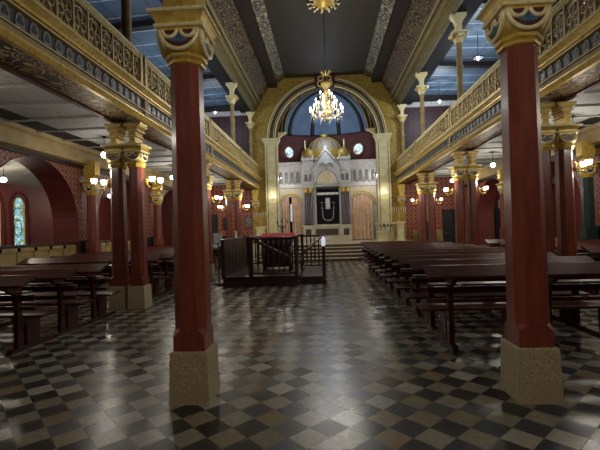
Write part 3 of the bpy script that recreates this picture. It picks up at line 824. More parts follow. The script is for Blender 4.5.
# body with the doorway
b = MB(); b.box(px(303), px(316.5), FY, FY+.9, pz(225), pz(163)); b.box(px(341), px(352), FY, FY+.9, pz(225), pz(163)); b.box(px(316), px(341.5), FY, FY+.9, pz(186), pz(163)); b.box(px(316), px(341.5), FY+.5, FY+.9, pz(225), pz(186))
b.build('body', 'arkstone', ark)
b = MB(); b.box(px(315.5), px(317.3), FY-.08, FY, pz(225), pz(186)); b.box(px(340), px(341.8), FY-.08, FY, pz(225), pz(186)); b.box(px(315.5), px(341.8), FY-.08, FY, pz(187), pz(184.5)); b.build('door_surround', 'arkstone', ark)
# paired columns with gilt caps
for a in (307.2, 311.8, 344, 348.6):
    cl = MB(); cl.lathe([(.13,pz(224.5)),(.13,pz(223.5)),(.1,pz(223)),(.095,pz(193))], (px(a), FY-.12, 0), 12); o = cl.build('column', 'purple', ark)
    MB().lathe([(.09,pz(193.2)),(.13,pz(191.5)),(.11,pz(191)),(.15,pz(188.6)),(.15,pz(188))], (px(a), FY-.12, 0), 12).build('column_capital', 'gold', o)
for a, c in ((304, 315.5), (340.7, 351.6)):
    b = MB(); b.box(px(a), px(c), FY-.28, FY, pz(188), pz(183)); b.box(px(a)-.03, px(c)+.03, FY-.32, FY, pz(184), pz(182.5)); b.build('entablature', 'arkstone', ark)
    t_ = MB(); t_.box(px(a), px(c), FY-.14, FY, pz(182.5), pz(159)); t_.box(px(a)-.05, px(c)+.05, FY-.2, FY+.1, pz(160), pz(157.5)); o = t_.build('tower', 'arkstone', ark)
    m_ = (px(a)+px(c))/2
    nb = MB()
    for e in (-.13, .13):
        pts = [(m_+e-.08, pz(181)), (m_+e+.08, pz(181))]+[(m_+e+.08*math.cos(PI*i/8), pz(176)+.12*math.sin(PI*i/8)) for i in range(9)]
        nb.prism(pts, 'y', FY-.155, FY-.14)
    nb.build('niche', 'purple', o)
    tr_ = MB(); tr_.tube(arc(m_, pz(176), .27, 0, PI, 14, y=FY-.15, kz=1.3), .03, 6)
    for e in (-.27, 0, .27): tr_.tube([(m_+e, FY-.15, pz(182)), (m_+e, FY-.15, pz(176))], .025, 6)
    tr_.build('niche_arch', 'arkstone', o)
    dm = MB(); dm.lathe([(.36,0),(.39,.08),(.39,.26),(.36,.4),(.26,.52),(.1,.6),(.02,.66)], (m_, FY+.15, pz(157.5)), 14); dm.build('small_dome', 'arkgold', o)
    cr = MB()
    for i in range(5): cr.lathe([(.045,0),(.05,.08),(.01,.17)], (px(a)+.05+i*(px(c)-px(a)-.1)/4, FY-.12, pz(157.5)), 6)
    cr.build('crenellation', 'gold2', o)
# central gable with arched tympanum
gb = MB(); gb.prism([(px(315.5), pz(187)), (px(341.5), pz(187)), (px(341.5), pz(166)), (px(327.5), pz(149.5)), (px(315), pz(166))], 'y', FY-.2, FY); o = gb.build('gable', 'arkstone', ark)
g2 = MB(); g2.tube([(px(314.5), FY-.22, pz(166.5)), (px(327.5), FY-.22, pz(149.5)), (px(342), FY-.22, pz(166.5))], .07, 6); g2.ball((px(327.5), FY-.2, pz(148)), .1); g2.build('gable_coping', 'arkstone', o)
ty = MB(); ty.prism([(px(328.3)+.6*math.cos(PI*i/20), pz(184)+.78*math.sin(PI*i/20)) for i in range(21)], 'y', FY-.24, FY-.2); ty.build('tympanum', 'arkcream', o)
ty = MB(); ty.tube(arc(px(328.3), pz(184), .68, 0, PI, 20, y=FY-.22, kz=1.25), .045, 6); ty.build('tympanum_arch', 'arkstone', o)
cr = MB(); cc_ = (px(328), pz(165)); cr.lathe([(.1,-.1),(.16,.0),(.14,.1),(.05,.18)], (cc_[0], FY-.25, cc_[1]), 10)
for e in (-1, 1): cr.tube([(cc_[0]+e*.42, FY-.23, cc_[1]-.15), (cc_[0]+e*.35, FY-.25, cc_[1]+.05), (cc_[0]+e*.2, FY-.25, cc_[1]+.15), (cc_[0]+e*.12, FY-.25, cc_[1]+.02)], [.03,.07,.05,.03], 6)
for i in range(5): cr.ball((cc_[0]-.16+i*.08, FY-.25, cc_[1]+.2), .028)
cr.build('crown_relief', 'arkstone', o)
tx = MB()
for i in range(4):
    ww = (.3, .36, .26, .12)[i]; tx.box(px(328)-ww, px(328)+ww, FY-.25, FY-.24, pz(175.5+2.2*i), pz(174.7+2.2*i))
tx.build('tympanum_inscription', 'gold', o)
# big dome
R_ = .98; prof = [(1.06,0),(1.12,.16),(1.13,.38),(1.09,.65),(.99,.92),(.82,1.16),(.57,1.36),(.28,1.49),(.08,1.54),(.05,1.56)]
dmb = MB(); DY = FY+.56; dmb.loft([[(FX+r*math.cos(2*PI*i/48), DY+.52*r*math.sin(2*PI*i/48), pz(160)+z) for i in range(48)] for r, z in prof], True, True); o = dmb.build('dome', 'dome', ark)
f = MB(); f.lathe([(.08,1.52),(.14,1.56),(.05,1.6),(.1,1.66),(.02,1.76)], (FX, FY+.6, pz(160)), 10)
for i in range(5): f.tube([(FX, FY+.6, pz(160)+1.56), (FX+(i-2)*.09, FY+.6, pz(160)+1.65), (FX+(i-2)*.13, FY+.6, pz(160)+1.76)], [.03,.02,.01], 5)
f.build('finial', 'gold', o)
f = MB()
for i in range(9):
    a = PI*(i+.0)/8; f.tube([(FX+math.cos(a)*(r+.01), DY-.52*math.sin(a)*(r+.015), pz(160)+z) for r, z in prof[:9]], .022, 5)
f.build('dome_rib', 'arkgold', o)
for e in (-1, 1):
    MB().lathe([(.05,0),(.03,.1),(.04,.6),(.02,.65),(.05,.7),(.01,.85)], (FX+e*1.2, FY+.3, pz(152)), 8).build('pinnacle', 'gold2', ark)
b = MB()
for i in range(11): b.lathe([(.05,0),(.055,.1),(.01,.2)], (px(312)+i*.19*.98, FY+.02, pz(160)-.02), 6)
b.build('crenellation', 'gold2', ark)

# side wings of the ark screen (one thing each)
def wing(u0, u1, nm, cx, r):
    w = empty('ark_side_screen', (0,0,0), 'grey stone screen with arcaded frieze and arched doorway %s of the ark' % nm, 'screen', 'side screens of the ark')
    x0, x1 = px(u0), px(u1)
    b = arched_wall('y', FY+.1, FY+.4, x0, x1, .75, pz(187), [(cx, r, 2.85, .75)], 20); b.build('wall', 'arkcream', w)
    b = MB(); b.box(x0, x1, FY+.1, FY+.4, pz(187), pz(162)); b.build('upper_wall', 'arkstone', w)
    MB().box(x0, x1, FY+.0, FY+.4, pz(163.5), pz(160.8)).build('cornice', 'arkstone', w); MB().box(x0, x1, FY+.04, FY+.1, pz(187), pz(185)).build('string_course', 'arkstone', w)
    n = 4; st_ = (x1-x0-.1)/n
    nb = MB(); ar = MB()
    for i in range(n):
        m_ = x0+.05+st_*(i+.5)
        pts = [(m_-.1, pz(182)), (m_+.1, pz(182))]+[(m_+.1*math.cos(PI*q/8), pz(172.5)+.12*math.sin(PI*q/8)) for q in range(9)]
        nb.prism(pts, 'y', FY+.085, FY+.1)
        ar.tube([(m_-.14, FY+.07, pz(183))]+[(m_-.14*math.cos(PI*q/10), FY+.07, pz(172.5)+.18*math.sin(PI*q/10)) for q in range(11)]+[(m_+.14, FY+.07, pz(183))], .03, 6)
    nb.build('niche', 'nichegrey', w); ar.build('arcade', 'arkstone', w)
    g_ = MB(); g_.tube(arc(cx, 2.85, r+.05, 0, PI, 24, y=FY+.08), .045, 6); g_.tube([(cx-r-.05, FY+.08, .75), (cx-r-.05, FY+.08, 2.85)], .045, 6); g_.tube([(cx+r+.05, FY+.08, .75), (cx+r+.05, FY+.08, 2.85)], .045, 6); g_.build('archivolt', 'arkstone', w)
    g_ = ring_solid(MB(), cx, 2.85, r+.09, r+.22, FY+.075, FY+.1); g_.build('gilt_spandrel', 'gold', w)
wing(278, 303, 'left', -2.02, .62); wing(352, 378, 'right', 2.28, .66)
# curtains
def curtain(x0, x1, y, z0, z1, name, mat, label, cat, amp=.045, waves=9, gap=None, arch=None):
    ns = 96; fr_ = []; mb = MB()
    for sgn in (0, 1):
        for zi in range(9):
            row = []
            for i in range(ns+1):
                t = i/ns; x = x0+(x1-x0)*t
                zz = z0+(z1-z0)*zi/8
                if arch:
                    cx, r, zs = arch; lim = zs+math.sqrt(max(r*r-(x-cx)**2, 0))
                    zz = z0+(lim-z0)*zi/8
                row.append((x, y+amp*math.sin(2*PI*waves*t+.4*math.sin(3*zi/8))*(1-.3*zi/8)+sgn*.012, zz))
            fr_.append(row)
    for base in (0, 9):
        vs = [p for r_ in fr_[base:base+9] for p in r_]
        mb.add(vs, [(j*(ns+1)+i, j*(ns+1)+i+1, (j+1)*(ns+1)+i+1, (j+1)*(ns+1)+i) for j in range(8) for i in range(ns)], True)
    return tag(mb.build(name, mat), label, cat)
curtain(1.62, 2.94, FY+.05, .78, 3.5, 'curtain', 'peach', 'peach pleated curtain drawn closed in the doorway right of the ark', 'curtain', waves=6, amp=.075, arch=(2.28, .66, 2.84))
curtain(-2.64, -2.14, FY+.05, .78, 3.4, 'curtain', 'peach', 'peach pleated curtain hanging on the left side of the left doorway', 'curtain', waves=3, amp=.07, arch=(-2.02, .63, 2.84))
curtain(-1.98, -1.4, FY+.05, .78, 3.4, 'curtain', 'peach', 'peach pleated curtain hanging on the right side of the left doorway', 'curtain', waves=3, amp=.07, arch=(-2.02, .63, 2.84))
o = MB().box(-2.13, -2.0, FY+.7, FY+.72, 2.0, 3.1).build('window_9', 'lamptop'); o['kind'] = 'structure'
# ark curtain and its silver embroidery
ac = empty('ark_curtain', (0,0,0), 'black velvet ark curtain with silver tablets, lamps and looped wreath', 'curtain')
cu = MB(); ns = 60
for zi, (za, zb) in enumerate(((pz(224), pz(187)),)):
    vs = []
    for z_ in (za, (za+zb)/2, zb):
        for i in range(ns+1): t = i/ns; vs.append((px(317)+(px(340.3)-px(317))*t, FY+.2+.02*math.sin(t*40), z_))
    cu.add(vs, [(j*(ns+1)+i, j*(ns+1)+i+1, (j+1)*(ns+1)+i+1, (j+1)*(ns+1)+i) for j in range(2) for i in range(ns)], True)
cu.build('velvet', 'blackcloth', ac)
v = MB(); n = 7
for i in range(n):
    m_ = px(318)+(px(339.5)-px(318))*(i+.5)/n; w_ = (px(339.5)-px(318))/n/2
    v.prism([(m_-w_, pz(192.4)), (m_+w_, pz(192.4))]+[(m_+w_*math.cos(PI+PI*(8-q)/8), pz(193.5)+.09*math.sin(PI+PI*(8-q)/8)) for q in range(9)], 'y', FY+.13, FY+.15)
v.build('scalloped_valance', 'silver', ac)
v = MB()
c0 = px(328.6)
pts = [(c0-.14, pz(209)), (c0+.14, pz(209)), (c0+.14, pz(199))]+[(c0+.07+.07*math.cos(PI*q/6), pz(199)+.08*math.sin(PI*q/6)) for q in range(7)]+[(c0-.07+.07*math.cos(PI*q/6), pz(199)+.08*math.sin(PI*q/6)) for q in range(7)]+[(c0-.14, pz(199))]
v.prism(pts, 'y', FY+.13, FY+.15); v.build('tablets', 'silver', ac)
v = MB(); v.tube([(c0-.34, FY+.13, pz(209)), (c0-.33, FY+.13, pz(215))]+[(c0-.3*math.cos(PI*q/12), FY+.13, pz(217)-.22*math.sin(PI*q/12)) for q in range(13)]+[(c0+.33, FY+.13, pz(215)), (c0+.34, FY+.13, pz(209))], .03, 6)
for e in (-1, 1):
    v.ball((c0+e*.36, FY+.13, pz(208)), .06); v.tube([(c0+e*.36, FY+.13, pz(207)), (c0+e*.36, FY+.13, pz(202))], .02, 5)
    v.tube([(c0+e*.36-.12, FY+.13, pz(202.5)), (c0+e*.36+.12, FY+.13, pz(202.5))], .02, 5)
v.build('wreath', 'silver', ac)
v = MB(); v.box(px(317), px(340.3), FY+.12, FY+.15, pz(188.6), pz(187)); v.build('upper_fringe', 'purple', ac)

# pedestals, candelabra before the arch
def menorah(x, y, z, lab):
    m = empty('menorah', (x,y,z), lab, 'candelabrum', 'candelabra before the arch')
    f = MB(); f.lathe([(.13,0),(.12,.03),(.03,.06),(.025,.25),(.05,.28),(.02,.32),(.02,.52)], n=12)
    f.build('stem', 'gold', m)
    for i in range(1, 4):
        r = .115*i
        MB().tube([(r*math.cos(a), 0, .52-r*math.sin(a)*.85) for a in [PI*q/16 for q in range(17)]], .014, 6).build('branch', 'gold', m)
    for i in range(-3, 4):
        cup = MB().lathe([(.02,.5),(.035,.54),(.03,.55)], (i*.115,0,0), 8).build('cup', 'gold', m)
        MB().lathe([(.016,.55),(.016,.74),(.003,.77)], (i*.115,0,0), 8).build('candle', 'candle', cup)
def pedestal(x, y, w, d, z0, h, lab):
    p = MB()
    p.box(x-w, x+w, y-d, y+d, z0, z0+.1); p.box(x-w+.04, x+w-.04, y-d+.04, y+d-.04, z0+.1, z0+h-.1); p.box(x-w-.02, x+w+.02, y-d-.02, y+d+.02, z0+h-.1, z0+h)
    p.box(x-w+.09, x+w-.09, y-d+.025, y-d+.05, z0+.2, z0+h-.2)
    return tag(p.build('pedestal', 'cream'), lab, 'pedestal', 'cream pedestals before the arch')
struct('floor_dais', MB().box(X(1,2.3), X(1,4.3), 20.2, 22.3, 0, .75), 'step')
struct('floor_dais_left', MB().box(X(-1,4.3), X(-1,3.35), 20.2, 22.3, 0, .75), 'step')
pedestal(3.93, 21.2, .2, .2, .75, 1.0, 'cream stone pedestal under the right candelabrum, right of the table')
pedestal(-3.42, 21.2, .24, .24, .75, .95, 'cream stone pedestal under the left candelabrum')
menorah(3.88, 21.2, 1.75, 'seven-candle gilt candelabrum on the cream pedestal right of the great arch')
menorah(-3.38, 21.2, 1.7, 'seven-candle gilt candelabrum on the pedestal left of the great arch')
pedestal(2.88, 20.5, .25, .18, .75, .55, 'low cream stone block before the small table at the right pilaster')
tb = empty('side_table', (3.15, 21.2, .75), 'small cream side table with dark scrolled legs before the right pilaster', 'table')
MB().box(-.52, .5, -.2, .2, .88, .96).build('tabletop', 'cream', tb)
for e in (-.4, .0, .4):
    for f_ in (-.15, .15): MB().tube([(e, f_, 0), (e+.03, f_, .4), (e-.02, f_, .7), (e, f_, .88)], .022, 6).build('leg', 'silver', tb)
f = MB()
for q in (-.2, .0, .2): f.tube([(q-.12, -.2, .9), (q-.05, -.2, .76), (q+.05, -.2, .76), (q+.12, -.2, .9)], .022, 6)
f.build('apron_scroll', 'black', tb)

# ================================================================== BIMAH
BZ = .27
bi = empty('bimah', (0,0,0), 'dark wooden reading platform with baluster railings in the middle of the nave', 'platform')
b = MB(); b.box(-2.8, -.72, 10.6, 14.0, 0, .12); b.box(-2.78, -.74, 10.63, 14.0, .12, BZ-.03); b.box(-2.8, -.72, 10.6, 14.0, BZ-.03, BZ); b.build('platform', 'bimah', bi)
b = MB(); b.box(-.72, .0, 10.9, 14.0, 0, .1); b.box(-.72, -.02, 10.98, 14.0, .1, .2); b.build('step', 'bimah', bi)
def rail(p0, p1, z0, zt, n, name='railing', post=True, r=.024):
    a, c = Vector((*p0, 0)), Vector((*p1, 0))
    o = MB().tube([(a.x, a.y, zt), (c.x, c.y, zt)], .035, 8).build('top_rail', 'bimah', bi)
    MB().tube([(a.x, a.y, z0+.07), (c.x, c.y, z0+.07)], .025, 8).build('bottom_rail', 'bimah', bi)
    for i in range(1, n):
        q = a.lerp(c, i/n)
        MB().lathe([(.014,z0+.07),(.014,z0+.25),(r+.008,z0+.32),(r,z0+.5),(r-.004,zt-.25),(r+.006,zt-.18),(.013,zt)], (q.x, q.y, 0), 8).build('baluster', 'bimah', o)
    return o
def newel(x, y, z0, zt, w=.05, cap=True):
    nn = MB().box(x-w, x+w, y-w, y+w, z0, zt)
    if cap: nn.loft([[(x+e*q, y+f_*q, z) for e, f_ in ((-1,-1),(1,-1),(1,1),(-1,1))] for q, z in ((w,zt),(w+.02,zt+.01),(w+.02,zt+.04),(.01,zt+.06))])
    return nn.build('newel_post', 'bimah', bi)
ZR = 1.28
newel(-2.02, 10.7, BZ, ZR, .055); newel(-.8, 10.7, BZ, ZR, .045)
rail((-1.97, 10.7), (-.84, 10.7), BZ, ZR, 8)
newel(-.06, 10.98, 0, 1.02, .045, False)
newel(-.8, 13.8, BZ, ZR, .045); newel(-2.72, 13.9, BZ, ZR, .05)
rail((-.76, 13.5), (-.1, 13.5), .2, 1.27, 5); newel(-.08, 13.5, .2, 1.27, .04)
rail((-2.68, 13.9), (-.84, 13.9), BZ, ZR, 16)
for (x0, y0, z0, x1, y1, z1) in ((-1.95, 10.95, 1.22, -1.05, 11.9, .66), (-.12, 13.4, 1.25, -.75, 12.2, .72)):
    MB().tube([(x0,y0,z0),(x1,y1,z1)], .045, 8).build('handrail', 'handrail', bi)
    MB().tube([(x1,y1,z1),(x1,y1,BZ-.02)], .03, 8).build('handrail_post', 'bimah', bi)
p = MB(); p.box(-2.8, -2.74, 10.7, 13.9, BZ, 1.24)
for i in range(7): y = 10.78+i*.44; p.box(-2.74, -2.725, y, y+.36, BZ+.12, 1.12)
p.box(-2.83, -2.69, 10.62, 13.95, 1.24, 1.29); o = p.build('solid_side_panel', 'bimah', bi)
newel(-2.77, 10.66, BZ, 1.24, .05)
# sloping desk at the back-left corner, facing the panel
ln = MB().lathe([(.03,0),(.055,.02),(.055,.2),(.03,.24),(.01,.27)], (0,0,0), 10).build('post_lantern', 'lamptop', None, (-.06, 10.98, 1.02))
tag(ln, 'small white glass lantern on the right front post of the reading platform', 'lantern')
rt = empty('reading_table', (-1.5, 12.5, BZ), 'reading table under a bright red velvet cloth on the platform', 'table')
for ex in (-.42, .42):
    for ey in (-.2, .2): MB().tube([(ex, ey, 0), (ex, ey, .95)], .04, 8).build('leg', 'bimah', rt)
MB().box(-.48, .48, -.26, .26, .82, .95).build('frame', 'bimah', rt)
c = MB(); c.loft([[(x*w, y*d, z+dz*y) for x, y in ((-1,-1),(1,-1),(1,1),(-1,1))] for w, d, z, dz in ((.55,.3,.94,.0),(.54,.3,1.02,.02),(.5,.27,1.08,.05))]); c.build('cloth', 'cloth_red', rt)
MB().box(-.42, .42, .2, .24, .05, .82).build('back_board', 'bimah', rt)
# white board and candle on the left end
bd = empty('notice_board', (-2.95, 11.1, 0), 'white notice board on a dark stand left of the reading platform', 'board')
MB().box(-.19, .05, -.02, .02, 1.18, 1.46).build('panel', 'paper', bd); MB().tube([(-.07, .03, 0), (-.07, .03, 1.3)], .02, 6).build('stand', 'black', bd); MB().lathe([(.16,0),(.16,.03),(.02,.05)], (-.07,.03,0), 12).build('foot', 'black', bd)
o = MB().lathe([(.05,0),(.05,.03),(.03,.04),(.03,.2),(.004,.23)], (0,0,0), 10).build('candle', 'candle', None, (-2.75, 12.2, 1.29)); tag(o, 'white candle standing on the side panel of the reading platform', 'candle')
# books and chair silhouettes inside platform: bench
bn = empty('platform_bench', (-1.5, 13.3, BZ), 'dark bench against the back railing of the reading platform', 'bench')
MB().box(-.6, .6, -.18, .18, .42, .47).build('seat', 'wood', bn)
for ex in (-.55, .55): MB().box(ex-.03, ex+.03, -.17, .17, 0, .42).build('leg', 'wood', bn)

# ================================================================== BENCHES
def make_bench(L, legs):
    r = empty('desk_bench')
    d = MB(); d.prism([(0,.895),(0,.865),(.27,.965),(.30,.965),(.30,1.0),(.26,1.0)], 'x', 0, L); d.build('desk_top', 'wood2', r)
    MB().box(.03, L-.03, .24, .27, .66, .74).build('back_rail', 'wood', r)
    MB().box(.03, L-.03, .25, .28, .54, .59).build('back_rail', 'wood', r)
    MB().box(.03, L-.03, .04, .22, .78, .8).build('book_shelf', 'wood', r)
    MB().prism([(.3,.43),(.64,.44),(.64,.47),(.3,.46)], 'x', -.03, L+.03).build('seat', 'wood2', r)
    for x in legs:
        e = MB(); e.prism([(.19,.03),(.30,.03),(.28,.5),(.28,.975),(.20,.94),(.03,.87),(.03,.83),(.18,.74),(.2,.5)], 'x', x-.03, x+.03)
        e.build('end_panel', 'wood', r)
        e = MB(); e.prism([(.36,.03),(.6,.03),(.62,.44),(.28,.44),(.28,.38),(.36,.34)], 'x', x-.025, x+.025); e.build('seat_support', 'wood', r)
        e = MB(); e.prism([(.08,0),(.9,0),(.9,.05),(.87,.06),(.12,.06),(.08,.045)], 'x', x-.035, x+.035); e.build('runner', 'wood', r)
    return r
PIT = .885
def rows(proto, x, ys, lab, grp, first=True):
    for i, y in enumerate(ys):
        tag(proto if first else proto, None, 'bench', grp)
        w = ['front', 'second', 'third', 'fourth', 'fifth', 'sixth', 'seventh', 'eighth', 'ninth', 'tenth', 'eleventh', 'last'][i]
        place(proto, (x, y, 0), lab % w, first=(i == 0))
nb = make_bench(2.5, (.3, 1.45, 2.3))
rows(nb, 1.2, [4.78+.875*i for i in range(11)], 'mahogany desk bench in the right nave block, %s row', 'nave benches right of the aisle')
lb = make_bench(3.3, (.2, 1.6, 3.05))
rows(lb, -3.82-3.3, [4.8, 5.66, 6.52], 'dark desk bench in the left aisle before the nearest column pair, %s row', 'left aisle benches')
lb2 = make_bench(3.3, (.2, 1.6, 3.05))
rows(lb2, -3.8-3.3, [8.8, 9.7, 10.6, 11.5], 'dark desk bench in the left aisle beyond the nearest column pair, %s row', 'left aisle benches')
lb3 = make_bench(3.0, (.2, 1.5, 2.75))
rows(lb3, -4.15-3.0, [13.4, 14.3, 15.2, 16.1], 'dark desk bench in the left aisle behind the middle column pair, %s row', 'left aisle benches')
rb_ = make_bench(2.25, (.2, 1.1, 2.05))
rows(rb_, 4.98, [5.0+.95*i for i in range(9)], 'dark desk bench in the right side aisle, %s row', 'right aisle benches')

# pew-height panelled screen in the left arch
def panel_screen(s, y0, y1, lab):
    p = empty('panelled_screen', (0,0,0), lab, 'screen', 'yellow panelled screens in the arches')
    MB().box(X(s,7.62), X(s,7.68), y0, y1, 0, 1.27).build('backing', 'yellowwood', p)
    f = MB(); n = round((y1-y0)/.58); w = (y1-y0)/n
    for i in range(n+1): y = y0+w*i; f.box(X(s,7.62), X(s,7.595), max(y-.05, y0), min(y+.05, y1), 0, 1.27)
    for z in (0, .55, 1.15): f.box(X(s,7.62), X(s,7.595), y0, y1, z, z+.1)
    f.build('frame', 'yellowwood', p)
    MB().box(X(s,7.71), X(s,7.57), y0, y1, 1.27, 1.32).build('cap_rail', 'dado', p)
panel_screen(-1, 8.1, 11.5, 'yellow panelled wooden screen closing the left arch under the stained window')
panel_screen(-1, 3.3, 6.7, 'yellow panelled wooden screen closing the nearest left arch')
panel_screen(-1, 12.55, 15.95, 'yellow panelled wooden screen closing the second left arch')

# ================================================================== LAMPS
sc = empty('wall_sconce')
f = MB(); f.lathe([(.01,-.09),(.045,-.06),(.03,0),(.05,.05),(.01,.09)], (.05,0,0), 10)
f.tube([(0,0,0),(.06,0,0)], .02, 6); f.build('backplate', 'gold', sc)
for e in (-1, 1):
    a = MB(); a.tube([(.05,0,-.02),(.12,e*.05,-.1),(.2,e*.1,-.12),(.26+.03*e,e*.13,-.06),(.26+.03*e,e*.13,.0)], .011, 6); a.tube([(.1,e*.03,-.03),(.15,e*.06,.04),(.2,e*.08,.0),(.17,e*.07,-.04)], .007, 5); a.ball((.26+.03*e,e*.13,-.01), .028)
    o = a.build('arm', 'gold', sc)
    MB().lathe([(.02,.0),(.045,.01),(.055,.05),(.062,.095),(.05,.1)], (.26+.03*e,e*.13,0), 12).build('glass_shade', 'shade', o)
tag(sc, '', 'lamp', 'double sconces on the column pairs')
first = True
for s in (-1, 1):
    for yb in (8.0, 12.8, 17.6):
        for h, w, rz in ((4.03-.15, 'nave', PI if s > 0 else 0), (4.43+.15, 'aisle', 0 if s > 0 else PI)):
            place(sc, (X(s,h), yb, 2.55), 'lit double sconce on the %s side of the %s %s column pair' % (w, bayname[yb], 'left' if s < 0 else 'right'), rz=rz, first=first); first = False
            sx = 1 if rz == 0 else -1
            light('sconce_lamp', (X(s,h)+sx*.26, yb, 2.8), 9, (1,.94,.86), .08)
# pendants under the galleries
pd = empty('pendant_lamp')
MB().lathe([(.05,0),(.05,-.02),(.008,-.03),(.008,-.36),(.04,-.38),(.05,-.42)], n=10).build('stem', 'black', pd)
MB().ball((0,0,-.48), .085, 14, 8).build('globe', 'shade', pd)
tag(pd, '', 'lamp', 'pendant globes in the side aisles')
first = True
for s in (-1, 1):
    for i, yb in enumerate((5.2, 10.2, 14.9, 19.6)):
        place(pd, (X(s,5.95), yb, 4.1), 'white pendant globe under the %s aisle ceiling, %s one' % ('left' if s < 0 else 'right', ordn[i]), first=first); first = False
        light('pendant_light', (X(s,5.95), yb, 3.42), 18 if s < 0 and i < 2 else 38, (1,.93,.82), .1)
# hanging lamps in the outer rooms
for s in (-1, 1):
    for yb in (5.4, 11.2, 17.0):
        o = place(pd, (X(s,9.6), yb, 3.7), 'pendant globe in the room beyond the %s arches, at %s' % ('left' if s < 0 else 'right', {5.4:'the near end', 11.2:'the middle', 17.0:'the far end'}[yb]))
        light('outer_light', (X(s,9.6), yb, 3.0), 40, (1,.88,.72), .1)
# gallery hanging rings
gr = empty('ring_lamp')
MB().tube([(.16*math.cos(2*PI*i/20), .16*math.sin(2*PI*i/20), 0) for i in range(20)], .03, 6, True).build('ring', 'black', gr)
MB().tube([(0,0,-.02),(0,0,.86)], .012, 6).build('rod', 'black', gr)
f = MB()
for i in range(6): a = i*PI/3; f.tube([(0,0,0),(.16*math.cos(a), .16*math.sin(a), 0)], .01, 5)
f.lathe([(.02,-.12),(.04,-.08),(.01,0)], n=8); f.build('spoke', 'black', gr)
MB().ball((0,0,-.04), .05, 10, 6).build('bulb', 'shade', gr)
tag(gr, '', 'lamp', 'ring lamps over the galleries')
first = True
for s in (-1, 1):
    for i, yb in enumerate((9.6, 15.0, 20.0)):
        place(gr, (X(s,5.6), yb, 7.6), 'dark ring lamp hanging from the %s gallery ceiling, %s one' % ('left' if s < 0 else 'right', ordn[i]), first=first); first = False
        light('gallery_lamp', (X(s,5.6), yb, 7.35), 45 if s < 0 else 110, (.85,.92,1), .08)

# chandelier
CX, CY = .19, 14.9
ch = empty('chandelier', (CX, CY, -.28), 'gilt crystal chandelier with lit candles hanging before the great arch', 'chandelier')
s_ = MB(); s_.lathe([(.02,5.75),(.1,5.82),(.05,5.9),(.16,6.0),(.2,6.1),(.1,6.22),(.06,6.3),(.09,6.4),(.05,6.5),(.05,6.75),(.1,6.85),(.05,6.95),(.16,7.1),(.2,7.2),(.1,7.32),(.05,7.4),(.02,7.5)], n=14); s_.build('stem', 'chgold', ch)
f = MB()
for i in range(8):
    a = 2*PI*i/8; c_, q = math.cos(a), math.sin(a)
    f.tube([(0,0,7.42),(.09*c_,.09*q,7.5),(.17*c_,.17*q,7.62),(.25*c_,.25*q,7.6)], [.03,.035,.02,.006], 5)
f.lathe([(.03,7.4),(.1,7.45),(.05,7.6),(.0,7.66)], n=10); f.build('crown_finial', 'chgold', ch)
MB().tube([(0,0,7.5),(0,0,10.1)], .012, 6).build('chain', 'black', ch)
def arms(n, R, z, zc, ph):
    for i in range(n):
        a = 2*PI*i/n+ph; c_, q = math.cos(a), math.sin(a)
        P = lambda r, zz: (r*c_, r*q, zz)
        m = MB(); m.tube([P(.05,z), P(R*.35,z-.16), P(R*.7,z-.14), P(R*.95,z-.02), P(R,zc-.06)], .016, 6); m.lathe([(.01,zc-.07),(.05,zc-.03),(.045,zc-.02)], P(R,0), 8)
        o = m.build('arm', 'chgold', ch)
        MB().lathe([(.017,zc-.03),(.017,zc+.1)], P(R,0), 8).build('candle', 'candle', o)
        MB().lathe([(.01,zc+.1),(.026,zc+.13),(.02,zc+.17),(.003,zc+.2)], P(R,0), 8).build('bulb', 'bulb', o)
        dr = MB()
        for qd in range(3): dr.lathe([(.003,.04),(.012,.02),(.003,-.03)], P(R-.08*qd-.05,zc-.2-.07*(qd % 2)), 5)
        for qd in range(2): dr.lathe([(.003,.05),(.018,.01),(.003,-.05)], P(R*.95,zc-.2-.1*qd), 5)
        dr.tube([P(R*.95,zc-.12), P(R*.95,zc-.38)], .003, 4); dr.tube([P(R-.05,zc-.17), P(R-.21,zc-.19), P(R*.95,zc-.2)], .003, 4)
        dr.build('crystal_drop', 'crystal', o)
arms(10, .60, 6.1, 6.12, 0.1); arms(6, .4, 6.3, 6.42, .3); arms(4, .24, 6.5, 6.68, .5)
dr = MB()
for tier, (R, z) in enumerate(((.3,5.92),(.2,5.82))):
    for i in range(12):
        a = 2*PI*i/12; dr.lathe([(.003,.06),(.02,.02),(.003,-.05)], (R*math.cos(a), R*math.sin(a), z), 5)
dr.build('crystal_skirt', 'crystal', ch)
for i in range(8): light('chandelier_light', (CX+.66*math.cos(i*PI/4+.2), CY+.66*math.sin(i*PI/4+.2), 6.0), 40, (1,.94,.84), .06)

# ceiling medallion with the chandelier chain
md = empty('ceiling_medallion', (CX, CY, 9.97), 'round gilt leaf medallion on the nave ceiling above the chandelier', 'medallion')
f = MB(); f.lathe([(.12,-.22),(.2,-.1),(.34,-.04),(.36,.02)], n=20); f.build('boss', 'gold', md)
f = MB()
for i in range(12):
    a = 2*PI*i/12
    for r, w in ((.4,.05), (.58,.045)):
        f.tube([((r-.12)*math.cos(a), (r-.12)*math.sin(a), -.03), (r*math.cos(a+.12), r*math.sin(a+.12), -.09), ((r+.08)*math.cos(a+.05), (r+.08)*math.sin(a+.05), -.03)], [w*.5,w,w*.3], 5)
f.build('leaf_ring', 'gold2', md)

